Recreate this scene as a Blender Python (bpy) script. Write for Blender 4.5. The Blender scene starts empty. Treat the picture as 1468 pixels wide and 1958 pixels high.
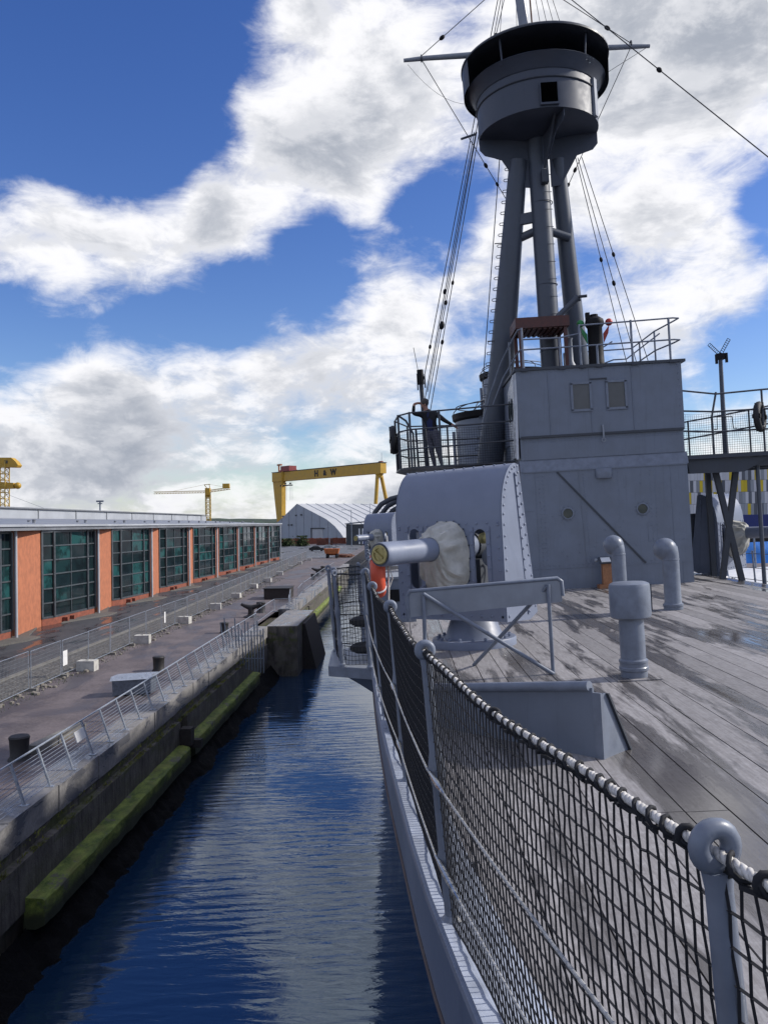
import bpy, bmesh, math, random
from mathutils import Vector, Matrix, Euler, noise as mnoise
random.seed(7)
R = math.radians
sc = bpy.context.scene
col = sc.collection
# ------------------------------------------------------------------ camera, sky, sun, exposure
EYE = 11.3          # camera above the water
HD = 1.65           # camera above the deck
cam_d = bpy.data.cameras.new('camera')
cam = bpy.data.objects.new('camera', cam_d); col.objects.link(cam)
cam_d.sensor_fit = 'VERTICAL'; cam_d.sensor_height = 24.0; cam_d.lens = 24.0*1575/1958
cam_d.clip_start = 0.05; cam_d.clip_end = 20000
YAW, PITCH, ROLL, LIST = math.atan(36/1575), math.atan(21/1575), R(.8), R(2.4)
Mc = Matrix.Rotation(YAW, 4, 'Z') @ Matrix.Rotation(PITCH, 4, 'X') @ Matrix.Rotation(ROLL, 4, 'Y') @ Matrix.Rotation(R(90), 4, 'X')
cam.matrix_world = Matrix.Translation((0, 0, EYE)) @ Mc
sc.camera = cam
SHIP = Matrix.Translation((0, 0, EYE)) @ Matrix.Rotation(-LIST, 4, 'Y') @ Matrix.Translation((0, 0, -HD))
LAND = Matrix.Identity(4)

SUN_EL, SUN_AZ = R(34), R(9)      # azimuth measured from +X (to the right) towards +Y (ahead)
sun_dir = Vector((math.cos(SUN_EL)*math.cos(SUN_AZ), math.cos(SUN_EL)*math.sin(SUN_AZ), math.sin(SUN_EL)))
sd = bpy.data.lights.new('sun', 'SUN'); sd.energy = 3.4; sd.angle = R(3); sd.color = (1, .95, .88)
sun = bpy.data.objects.new('sun', sd); col.objects.link(sun)
sun.rotation_euler = (-sun_dir).to_track_quat('-Z', 'Y').to_euler(); sun.location = (60, 30, 80)
sc.view_settings.view_transform = 'Standard'; sc.view_settings.look = 'None'
sc.view_settings.exposure = 0.22; sc.view_settings.gamma = 1.0
sc.view_settings.use_curve_mapping = False

def sky_dir(az, el):     # compass bearing from straight ahead (clockwise) and elevation, degrees
    return Vector((math.cos(R(el))*math.sin(R(az)), math.cos(R(el))*math.cos(R(az)), math.sin(R(el))))

w = bpy.data.worlds.new('World'); sc.world = w; w.use_nodes = True
nt = w.node_tree; nt.nodes.clear()
def N(t, **k):
    n = nt.nodes.new(t)
    for a, b in k.items(): setattr(n, a, b)
    return n
def math_(op, a, b=None, c=None, clamp=False):
    n = N('ShaderNodeMath', operation=op, use_clamp=clamp)
    for i, v in enumerate((a, b, c)):
        if v is None: continue
        if isinstance(v, (int, float)): n.inputs[i].default_value = v
        else: nt.links.new(v, n.inputs[i])
    return n.outputs[0]
def smooth(v, a, b, lo=0., hi=1.):
    n = N('ShaderNodeMapRange', interpolation_type='SMOOTHSTEP')
    nt.links.new(v, n.inputs[0])
    for i, x in enumerate((a, b, lo, hi)): n.inputs[i+1].default_value = x
    return n.outputs[0]
tc = N('ShaderNodeTexCoord'); D = tc.outputs['Generated']
sep = N('ShaderNodeSeparateXYZ'); nt.links.new(D, sep.inputs[0])
def vmul(v, s, off=(0, 0, 0)):
    n = N('ShaderNodeVectorMath', operation='MULTIPLY_ADD'); nt.links.new(v, n.inputs[0])
    n.inputs[1].default_value = s; n.inputs[2].default_value = off; return n.outputs[0]
def noise(v, scale, detail=8, rough=.55, dist=0.):
    n = N('ShaderNodeTexNoise'); nt.links.new(v, n.inputs['Vector'])
    n.inputs['Scale'].default_value = scale; n.inputs['Detail'].default_value = detail
    n.inputs['Roughness'].default_value = rough; n.inputs['Distortion'].default_value = dist
    return n.outputs['Fac']
SQ = (1, 1, 1.9)
base_n = math_('ADD', math_('MULTIPLY', noise(vmul(D, SQ), 5.4, 12, .60, .2), .70), math_('MULTIPLY', noise(vmul(D, (1, 1, 2.2)), 16, 9, .66, .6), .32))
lit_n = noise(vmul(D, SQ, tuple(Vector((-.35, 0, .94))*.035)), 5.4, 9, .60, .2)
big_n = noise(vmul(D, SQ, (3.1, 1.7, .4)), 2.0, 3, .5)
bias = 0.03
# wide patches of cloud and clear sky (bearing, elevation), half angle in degrees, weight
PATCH = [((-24.5, 29.5), 15, -.30), ((-13.5, 31.5), 5, -.12), ((-19, 25), 6, -.22), ((-24, 24.5), 4, -.12), ((-14.5, 25.5), 4, -.10),
         ((-18.3, 14.0), 5, -.20), ((-12.5, 14.8), 4.5, -.24), ((-8.5, 15.6), 5.0, -.20), ((-4.8, 17.0), 5.0, -.20), ((-25, 13.0), 5, -.20), ((-6.5, 19.5), 3, -.10),
         ((2.1, 19.4), 4, -.24), ((4.3, 22.5), 3, -.14), ((24.5, 18.5), 3, -.18), ((22.5, 10.0), 3.5, -.14), ((20.0, 12.2), 2, -.08), ((13.0, 17.4), 3, -.10), ((14.5, 22.5), 2.5, -.10),
         ((-5, 29.5), 9, .14), ((-5.5, 24.5), 6, .12), ((-15.5, 19.2), 6, .14), ((-22.5, 17.6), 6, .17), ((-26, 19.5), 6, .15), ((-20, 20.8), 5, .11), ((-24, 16.2), 4, .06), ((-10, 20.6), 5, .13), ((-15.6, 9.6), 9, .14), ((-23.2, 7.7), 8, .14), ((-4, 11.8), 8, .15), ((0, 6), 7, .06),
         ((0.6, 15.6), 5, .12), ((17.3, 25.2), 9, .16), ((18.7, 15.0), 6, .10), ((16, 30.8), 10, .16), ((26, 27), 9, .10)]
acc = None
for (az, el), ang, wt in PATCH:
    c = sky_dir(az, el)
    dn = N('ShaderNodeVectorMath', operation='DOT_PRODUCT'); nt.links.new(D, dn.inputs[0]); dn.inputs[1].default_value = c
    v = smooth(dn.outputs['Value'], math.cos(R(ang)), 1.0, 0, wt)
    acc = v if acc is None else math_('ADD', acc, v)
dens_raw = math_('ADD', math_('ADD', base_n, acc), math_('MULTIPLY_ADD', big_n, .22, -.11+bias))
lowband = smooth(sep.outputs['Z'], .0, .16, .16, 0)
dens_raw = math_('ADD', dens_raw, lowband)
dens = smooth(dens_raw, .435, .705)
thick = smooth(dens_raw, .60, .90)
grad = math_('SUBTRACT', lit_n, base_n)
lit = smooth(grad, -.10, .05)
low = smooth(sep.outputs['Z'], .02, .30, .0, 1.)
# brightness of the cloud: sunlit rims, grey bellies
bright = math_('MULTIPLY', math_('MULTIPLY_ADD', lit, -.30, 1.12), math_('MULTIPLY_ADD', thick, -.36, 1.0))
bright = math_('MULTIPLY', bright, math_('MULTIPLY_ADD', low, .18, .85))
ramp = N('ShaderNodeMix', data_type='RGBA')
nt.links.new(smooth(bright, .45, 1.0), ramp.inputs['Factor'])
ramp.inputs['A'].default_value = (.37, .41, .49, 1); ramp.inputs['B'].default_value = (1.03, 1.03, 1.06, 1)
sky = N('ShaderNodeTexSky', sky_type='NISHITA', sun_disc=False, sun_elevation=SUN_EL, sun_rotation=R(90)-SUN_AZ, altitude=0, air_density=1.0, dust_density=.35, ozone_density=2.6)
bg1 = N('ShaderNodeBackground'); bg1.inputs['Strength'].default_value = .118
hs = N('ShaderNodeHueSaturation'); hs.inputs['Saturation'].default_value = 1.28; hs.inputs['Hue'].default_value = .520; nt.links.new(sky.outputs[0], hs.inputs['Color'])
nt.links.new(hs.outputs[0], bg1.inputs['Color'])
bg2 = N('ShaderNodeBackground'); bg2.inputs['Strength'].default_value = .83; nt.links.new(ramp.outputs['Result'], bg2.inputs['Color'])
mx = N('ShaderNodeMixShader'); nt.links.new(dens, mx.inputs[0]); nt.links.new(bg1.outputs[0], mx.inputs[1]); nt.links.new(bg2.outputs[0], mx.inputs[2])
wo = N('ShaderNodeOutputWorld'); nt.links.new(mx.outputs[0], wo.inputs[0])

# ------------------------------------------------------------------ materials
MATS = {}
def new_mat(name):
    m = bpy.data.materials.new(name); m.use_nodes = True
    return m, m.node_tree, m.node_tree.nodes['Principled BSDF']
class G:            # small node helper
    def __init__(s, t): s.t = t
    def n(s, ty, **k):
        x = s.t.nodes.new(ty)
        for a, b in k.items(): setattr(x, a, b)
        return x
    def l(s, a, b): s.t.links.new(a, b)
    def pos(s, scale=(1, 1, 1), kind='world'):
        if kind == 'object': o = s.n('ShaderNodeTexCoord').outputs['Object']
        else: o = s.n('ShaderNodeNewGeometry').outputs['Position']
        v = s.n('ShaderNodeVectorMath', operation='MULTIPLY'); s.l(o, v.inputs[0]); v.inputs[1].default_value = scale
        return v.outputs[0]
    def noise(s, v, scale, detail=5, rough=.55, dist=0):
        x = s.n('ShaderNodeTexNoise'); s.l(v, x.inputs['Vector']); x.inputs['Scale'].default_value = scale
        x.inputs['Detail'].default_value = detail; x.inputs['Roughness'].default_value = rough; x.inputs['Distortion'].default_value = dist
        return x.outputs['Fac']
    def ss(s, v, a, b, lo=0, hi=1):
        x = s.n('ShaderNodeMapRange', interpolation_type='SMOOTHSTEP'); s.l(v, x.inputs[0])
        for i, q in enumerate((a, b, lo, hi)): x.inputs[i+1].default_value = q
        return x.outputs[0]
    def mix(s, f, a, b, mode='MIX'):
        x = s.n('ShaderNodeMix', data_type='RGBA', blend_type=mode)
        for i, q in (('Factor', f), ('A', a), ('B', b)):
            if isinstance(q, (tuple, list)): x.inputs[i].default_value = tuple(q)+((1,) if len(q) == 3 else ())
            elif isinstance(q, (int, float)): x.inputs[i].default_value = q
            else: s.l(q, x.inputs[i])
        return x.outputs['Result']
    def m(s, op, a, b=0, c=0):
        x = s.n('ShaderNodeMath', operation=op)
        for i, q in enumerate((a, b, c)):
            if isinstance(q, (int, float)): x.inputs[i].default_value = q
            else: s.l(q, x.inputs[i])
        return x.outputs[0]
    def bump(s, h, strength, dist=.01, normal=None):
        x = s.n('ShaderNodeBump'); s.l(h, x.inputs['Height']); x.inputs['Strength'].default_value = strength; x.inputs['Distance'].default_value = dist
        if normal: s.l(normal, x.inputs['Normal'])
        return x.outputs[0]
def mat(name, c, rough=.5, metal=0., var=.15, scale=3., bump=0., bscale=40., bdist=.01, streak=0., rand=0., spec=.5, rust=0., rvar=.12, kind='world'):
    m, t, b = new_mat(name); g = G(t)
    p = g.pos(kind=kind)
    n1 = g.noise(p, scale, 6, .6)
    colr = g.mix(g.ss(n1, .3, .7), tuple(x*(1-var) for x in c), tuple(min(1, x*(1+var)) for x in c))
    if streak:
        n2 = g.noise(g.pos((6, 6, .35), kind), 2.2, 6, .65)
        colr = g.mix(g.ss(n2, .52, .75, 0, streak), colr, tuple(x*.45 for x in c))
    if rust:
        n3 = g.noise(g.pos((1, 1, .5), kind), 9, 5, .7)
        colr = g.mix(g.ss(n3, .66, .74, 0, rust), colr, (.16, .075, .035))
    if rand:
        oi = g.n('ShaderNodeObjectInfo')
        hsv = g.n('ShaderNodeHueSaturation'); g.l(g.m('MULTIPLY_ADD', oi.outputs['Random'], rand, 1-rand/2), hsv.inputs['Value']); g.l(colr, hsv.inputs['Color']); colr = hsv.outputs[0]
    g.l(colr, b.inputs['Base Color'])
    g.l(g.ss(n1, .25, .75, max(.02, rough-rvar), min(1, rough+rvar)), b.inputs['Roughness'])
    b.inputs['Metallic'].default_value = metal; b.inputs['Specular IOR Level'].default_value = spec
    if bump:
        g.l(g.bump(g.noise(p, bscale, 4, .6), bump, bdist), b.inputs['Normal'])
    MATS[name] = m
    return m
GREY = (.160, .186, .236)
mat('paint', GREY, .42, var=.10, scale=1.7, bump=.25, bscale=9, bdist=.006, streak=.26, rust=.03)
mat('paint_small', (.172, .197, .248), .42, var=.14, scale=7, bump=.3, bscale=60, bdist=.002, streak=.12, rust=.14)
mat('paint_gun', (.195, .224, .300), .42, var=.06, scale=2.5, bump=.2, bscale=14, bdist=.003, streak=.10)
mat('paint_dark', (.045, .052, .066), .5, var=.15, scale=3, streak=.2)
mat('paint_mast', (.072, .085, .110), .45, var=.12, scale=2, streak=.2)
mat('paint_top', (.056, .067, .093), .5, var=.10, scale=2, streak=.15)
mat('paint_light', (.25, .272, .31), .45, var=.1, scale=4, streak=.12)
mat('paint_sheen', (.55, .57, .60), .3, var=.1, scale=4, streak=.2)  # ship's grey made lighter, with sky sheen put into the colour
mat('gutter', (.40, .44, .52), .35, var=.2, scale=5, bump=.3, bscale=40, bdist=.003, rust=.3)
mat('hull_paint', (.150, .175, .235), .45, var=.15, scale=.8, streak=.4, bump=.3, bscale=3, bdist=.02)
mat('boot_topping', (.055, .03, .028), .6, var=.3, scale=2, streak=.3)
mat('wire', (.16, .17, .18), .4, .6, var=.2, scale=30)
mat('wire_rope', (.42, .42, .41), .45, .3, var=.25, scale=60)
mat('wire_dark', (.02, .022, .025), .6, var=.1)
mat('shackle', (.55, .55, .52), .3, .9, var=.2, scale=40)
mat('brass', (.42, .36, .16), .38, .75, var=.2, scale=25)
mat('muzzle_dark', (.07, .08, .105), .5, var=.15, scale=12)
mat('net', (.010, .011, .015), .8, var=.2, scale=60)
mat('rope', (.55, .53, .50), .85, var=.25, scale=70)
mat('rubber', (.012, .013, .016), .6)
mat('black', (.006, .006, .008), .6, spec=.25)
mat('red_paint', (.42, .03, .02), .4)
mat('green_paint', (.01, .22, .05), .35)
mat('orange_paint', (.70, .10, .045), .55, var=.08)
mat('mahogany', (.085, .028, .022), .5, var=.25, scale=14, streak=.3)
mat('stand_wood', (.36, .16, .07), .55, var=.2, scale=18, streak=.4)
mat('white_panel', (.75, .75, .74), .5, var=.05)
mat('porthole_glass', (.030, .042, .038), .06, var=.1, rvar=.01)
mat('recess_shade', (.002, .002, .002), .9, spec=0.)  # glossless black that paints the shade of the hatch recess
mat('frosted_glass', (.085, .09, .095), .22, var=.12, scale=3, rvar=.03)
mat('concrete', (.20, .19, .17), .8, var=.25, scale=1.2, bump=.5, bscale=8, bdist=.02, streak=.2)
mat('block_concrete', (.50, .49, .45), .85, var=.2, scale=3, bump=.4, bscale=12, bdist=.01, streak=.15)
mat('galv', (.42, .46, .52), .35, .55, var=.12, scale=8)
mat('galv_dull', (.20, .23, .28), .45, .5, var=.2, scale=8)
mat('fence_wire', (.30, .33, .36), .45, .4, var=.1)
mat('render_orange', (.42, .15, .075), .9, var=.16, scale=2.2, bump=.35, bscale=18, bdist=.015, streak=.16)
mat('brick_red', (.24, .075, .045), .9, var=.25, scale=3, bump=.4, bscale=20, bdist=.01)
mat('window_frame', (.085, .095, .105), .4, .3, var=.1)
mat('window_bar', (.10, .115, .125), .35, .4, var=.1)
mat('roof_metal', (.24, .25, .27), .42, .3, var=.14, scale=.5, streak=.2)
mat('roof_pale', (.42, .44, .47), .5, .1, var=.1, scale=.3, streak=.2)
mat('crane_yellow', (.50, .30, .03), .5, var=.1, scale=.3, streak=.2)
mat('crane_yellow_pale', (.55, .38, .07), .5, var=.15, scale=1)
mat('crane_red', (.22, .03, .03), .5, var=.15, scale=.5)
mat('shed_wall', (.32, .36, .41), .6, var=.08, scale=.2, streak=.15)
mat('shed_roof', (.50, .51, .52), .55, var=.06, scale=.15, streak=.1)
mat('dark_wall', (.06, .065, .07), .7, var=.2, scale=.5)
mat('timber', (.035, .03, .028), .85, var=.4, scale=6, bump=.5, bscale=18, bdist=.01)
mat('iron', (.018, .017, .018), .6, var=.3, scale=10)
mat('car_black', (.01, .011, .013), .15, spec=.6)
mat('car_silver', (.40, .42, .44), .25, .5)
mat('car_glass', (.01, .012, .014), .05)
mat('dumper_orange', (.40, .12, .03), .6, var=.3, scale=2)
mat('rust_brown', (.14, .06, .035), .8, var=.4, scale=1)
mat('hedge', (.05, .075, .025), .9, var=.5, scale=1.5)
mat('hill_green', (.03, .05, .03), .95, var=.4, scale=.02)
mat('tarp_blue', (.02, .17, .55), .45, var=.2, scale=2, bump=.5, bscale=3, bdist=.05)
mat('clad_white', (.55, .57, .60), .5, var=.03, scale=.3, rand=.15); mat('clad_grey', (.10, .115, .135), .5, var=.03, scale=.3, rand=.5); mat('clad_mid', (.28, .31, .34), .5, var=.03, scale=.3, rand=.4); mat('clad_yellow', (.60, .46, .02), .5, var=.03, scale=.3, rand=.25)
mat('blue_band', (.015, .03, .16), .5)
mat('skin', (.42, .22, .16), .5); mat('hair', (.055, .045, .04), .7, var=.3, scale=60); mat('jacket', (.006, .007, .010), .8); mat('shirt', (.012, .02, .075), .8); mat('trousers', (.13, .13, .16), .9, var=.25, scale=30); mat('shoes', (.02, .017, .015), .5)
mat('seaweed', (.004, .004, .005), .8, spec=.15, var=.6, scale=8, bump=1, bscale=14, bdist=.08)
mat('moss', (.19, .20, .045), .9, var=.5, scale=4)
mat('stone', (.22, .20, .17), .9, var=.3, scale=5)
mat('text_black', (.012, .012, .012), .6)

def canvas_mat():
    m, t, b = new_mat('canvas'); g = G(t); p = g.pos()
    n1 = g.noise(p, 5, 6, .6); n2 = g.noise(g.pos((1, 1, 1)), 130, 2)
    c = g.mix(g.ss(n1, .3, .7), (.40, .39, .345), (.60, .585, .53))
    g.l(c, b.inputs['Base Color']); b.inputs['Roughness'].default_value = .9
    g.l(g.bump(n2, .2, .002, g.bump(g.noise(p, 5, 2, .5, .8), .3, .02)), b.inputs['Normal']); MATS['canvas'] = m
canvas_mat()
def teal_glass(name, c):
    m, t, b = new_mat(name); g = G(t)
    oi = g.n('ShaderNodeObjectInfo'); r = oi.outputs['Random']
    n1 = g.noise(g.pos((1, 1, 1)), .9, 3)
    v = g.mix(g.ss(r, .55, .75), c, (.022, .085, .085))
    v = g.mix(g.ss(n1, .45, .62, 0, .7), v, (.006, .010, .012))
    g.l(v, b.inputs['Base Color']); b.inputs['Roughness'].default_value = .06; b.inputs['IOR'].default_value = 1.5
    g.l(g.bump(g.noise(g.pos((1, 1, 1)), .7, 2), .06, .1), b.inputs['Normal']); MATS[name] = m
teal_glass('pane_glass', (.010, .022, .025))

def deck_mat():
    m, t, b = new_mat('deck_wood'); g = G(t)
    oi = g.n('ShaderNodeObjectInfo'); rnd = oi.outputs['Random']
    fine = g.noise(g.pos((14, 1.0, 14)), 4, 6, .7)
    speck = g.noise(g.pos((1, 1, 1)), 22, 6, .7)
    c = g.mix(g.ss(fine, .3, .72), (.205, .192, .188), (.345, .33, .328))
    c = g.mix(g.ss(speck, .45, .75, 0, .5), c, (.45, .44, .445))
    hsv = g.n('ShaderNodeHueSaturation'); g.l(g.m('MULTIPLY_ADD', rnd, .42, .78), hsv.inputs['Value']); g.l(c, hsv.inputs['Color']); c = hsv.outputs[0]
    # wet patches that run across the planks
    wet1 = g.noise(g.pos((1.9, .24, 1)), .85, 8, .58, .7)
    wet2 = g.noise(g.pos((4.5, .55, 1)), 1.5, 7, .66, .4)
    wv = g.m('ADD', g.m('ADD', g.m('MULTIPLY', wet1, .68), g.m('MULTIPLY', wet2, .32)), g.m('MULTIPLY_ADD', rnd, .035, -.0175))
    wet = g.ss(wv, .490, .545)
    puddle = g.ss(wv, .57, .60)
    c = g.mix(g.m('MULTIPLY', wet, .78), c, (.055, .049, .047))
    g.l(c, b.inputs['Base Color'])
    g.l(g.m('SUBTRACT', g.m('MULTIPLY_ADD', wet, -.36, .62), g.m('MULTIPLY', puddle, .22)), b.inputs['Roughness'])
    g.l(g.bump(g.m('MULTIPLY_ADD', fine, .6, g.m('MULTIPLY', speck, .4)), .35, .003), b.inputs['Normal'])
    MATS['deck_wood'] = m
deck_mat()
mat('caulk', (.018, .016, .016), .7)
def water_mat():
    m, t, b = new_mat('dock_water'); g = G(t)
    b.inputs['Base Color'].default_value = (.010, .033, .078, 1); b.inputs['Roughness'].default_value = .02; b.inputs['IOR'].default_value = 1.9; b.inputs['Specular Tint'].default_value = (.50, .74, 1.0, 1)
    big = g.noise(g.pos((.25, .8, 1)), 1.0, 3, .5, .5)
    mid = g.noise(g.pos((.42, 1.5, 1)), 2.1, 4, .5, .9)
    wv = g.n('ShaderNodeTexWave', wave_type='BANDS', bands_direction='Y'); vr = g.n('ShaderNodeVectorRotate', rotation_type='Z_AXIS'); g.l(g.pos(), vr.inputs['Vector']); vr.inputs['Angle'].default_value = -.16
    vs_ = g.n('ShaderNodeVectorMath', operation='MULTIPLY'); g.l(vr.outputs[0], vs_.inputs[0]); vs_.inputs[1].default_value = (.24, 1, 1); g.l(vs_.outputs[0], wv.inputs['Vector'])
    for k, v in (('Scale', .55), ('Distortion', 13), ('Detail', 3), ('Detail Scale', .45), ('Detail Roughness', .6)): wv.inputs[k].default_value = v
    patch = g.ss(g.noise(g.pos((.10, .16, 1)), 1.0, 3), .36, .60, .30, 1.)
    h = g.m('ADD', g.m('MULTIPLY', big, .30), g.m('MULTIPLY', g.m('ADD', g.m('MULTIPLY', mid, .26), g.m('MULTIPLY', wv.outputs['Fac'], .075)), patch))
    g.l(g.bump(h, .62, .13), b.inputs['Normal']); MATS['dock_water'] = m
water_mat()
def ground_mat(name, a, b_, wetc=None, wet_amt=.5, gravel=0., rough=.8, wscale=.18):
    m, t, b = new_mat(name); g = G(t); p = g.pos()
    n1 = g.noise(p, .6, 7, .65); n2 = g.noise(p, 9, 5, .7)
    c = g.mix(g.ss(n1, .3, .7), a, b_); c = g.mix(g.ss(n2, .35, .75, 0, .5), c, tuple(x*1.6 for x in b_))
    n3 = g.noise(g.pos((1, .35, 1)), wscale*4, 5, .6, .5); wt = g.ss(n3, .48, .60, 0, wet_amt)
    c = g.mix(wt, c, wetc or tuple(x*.5 for x in a))
    if gravel:
        v = g.n('ShaderNodeTexVoronoi'); g.l(p, v.inputs['Vector']); v.inputs['Scale'].default_value = 7
        c = g.mix(gravel, c, g.mix(g.ss(v.outputs['Distance'], .1, .6), (.28, .26, .23), (.05, .045, .04)))
        g.l(g.bump(v.outputs['Distance'], .7, -.06), b.inputs['Normal'])
    else: g.l(g.bump(n2, .3, .02), b.inputs['Normal'])
    g.l(c, b.inputs['Base Color']); g.l(g.m('MULTIPLY_ADD', wt, -.62, rough), b.inputs['Roughness']); MATS[name] = m
ground_mat('quay_ground', (.078, .064, .066), (.150, .126, .128), (.040, .034, .037), wet_amt=.6, wscale=.09)
ground_mat('road_asphalt', (.040, .042, .048), (.062, .064, .072), (.030, .032, .038), .95, rough=.75)
ground_mat('verge_gravel', (.10, .095, .08), (.14, .13, .115), gravel=.7, wet_amt=.1)
ground_mat('coping_concrete', (.16, .155, .15), (.26, .25, .245), (.13, .13, .14), 1.0, rough=.75, wscale=.35)
ground_mat('apron_concrete', (.095, .090, .080), (.13, .122, .11), wet_amt=.15)
ground_mat('far_yard', (.075, .078, .085), (.11, .115, .125), (.05, .052, .06), 1.0, rough=.7, wscale=.03)
def wall_mat():
    m, t, b = new_mat('quay_wall_stone'); g = G(t); p = g.pos()
    n1 = g.noise(p, 1.1, 7, .65); n2 = g.noise(g.pos((1, 3, .3)), 2.0, 6, .7); n3 = g.noise(p, 14, 4, .7); n4 = g.noise(g.pos((1, .35, 1.5)), 1.6, 6, .65)
    c = g.mix(g.ss(n1, .3, .7), (.075, .068, .058), (.165, .150, .130))
    c = g.mix(g.ss(n2, .45, .66, 0, .8), c, (.030, .027, .025))
    c = g.mix(g.ss(g.noise(g.pos((1, 1.2, .5)), 3.4, 6, .7), .60, .70, 0, .6), c, (.24, .225, .20))
    sp = g.n('ShaderNodeSeparateXYZ'); g.l(p, sp.inputs[0])
    moss = g.m('MULTIPLY', g.ss(n4, .50, .62), g.ss(sp.outputs['Z'], 1.9, 3.2, .25, 1.))
    c = g.mix(moss, c, (.07, .085, .018))
    g.l(c, b.inputs['Base Color']); b.inputs['Roughness'].default_value = .8
    g.l(g.bump(n3, .6, .03, g.bump(n1, .6, .08)), b.inputs['Normal']); MATS['quay_wall_stone'] = m
    m, t, b = new_mat('algae'); g = G(t); p = g.pos()
    n1 = g.noise(g.pos((1, .5, 1)), 3.0, 7, .7); n2 = g.noise(p, 16, 5, .7); n3 = g.noise(p, 1.1, 5, .7)
    c = g.mix(g.ss(n1, .3, .72), (.055, .095, .014), (.27, .33, .06)); c = g.mix(g.ss(n2, .55, .75, 0, .6), c, (.15, .18, .06))
    c = g.mix(g.ss(g.noise(g.pos((1, .4, 1)), 1.6, 6, .7), .48, .66, 0, .75), c, (.20, .20, .05)); c = g.mix(g.ss(n3, .57, .64, 0, .9), c, (.12, .11, .095))
    geo = g.n('ShaderNodeNewGeometry'); sp = g.n('ShaderNodeSeparateXYZ'); g.l(geo.outputs['Position'], sp.inputs[0])
    c = g.mix(g.ss(g.m('ADD', sp.outputs['Z'], g.m('MULTIPLY', n1, .5)), 1.35, 1.75, 1, 0), c, (.035, .042, .018))
    g.l(c, b.inputs['Base Color']); b.inputs['Roughness'].default_value = .75; g.l(g.bump(n2, .8, .04), b.inputs['Normal']); MATS['algae'] = m
wall_mat()

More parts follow.
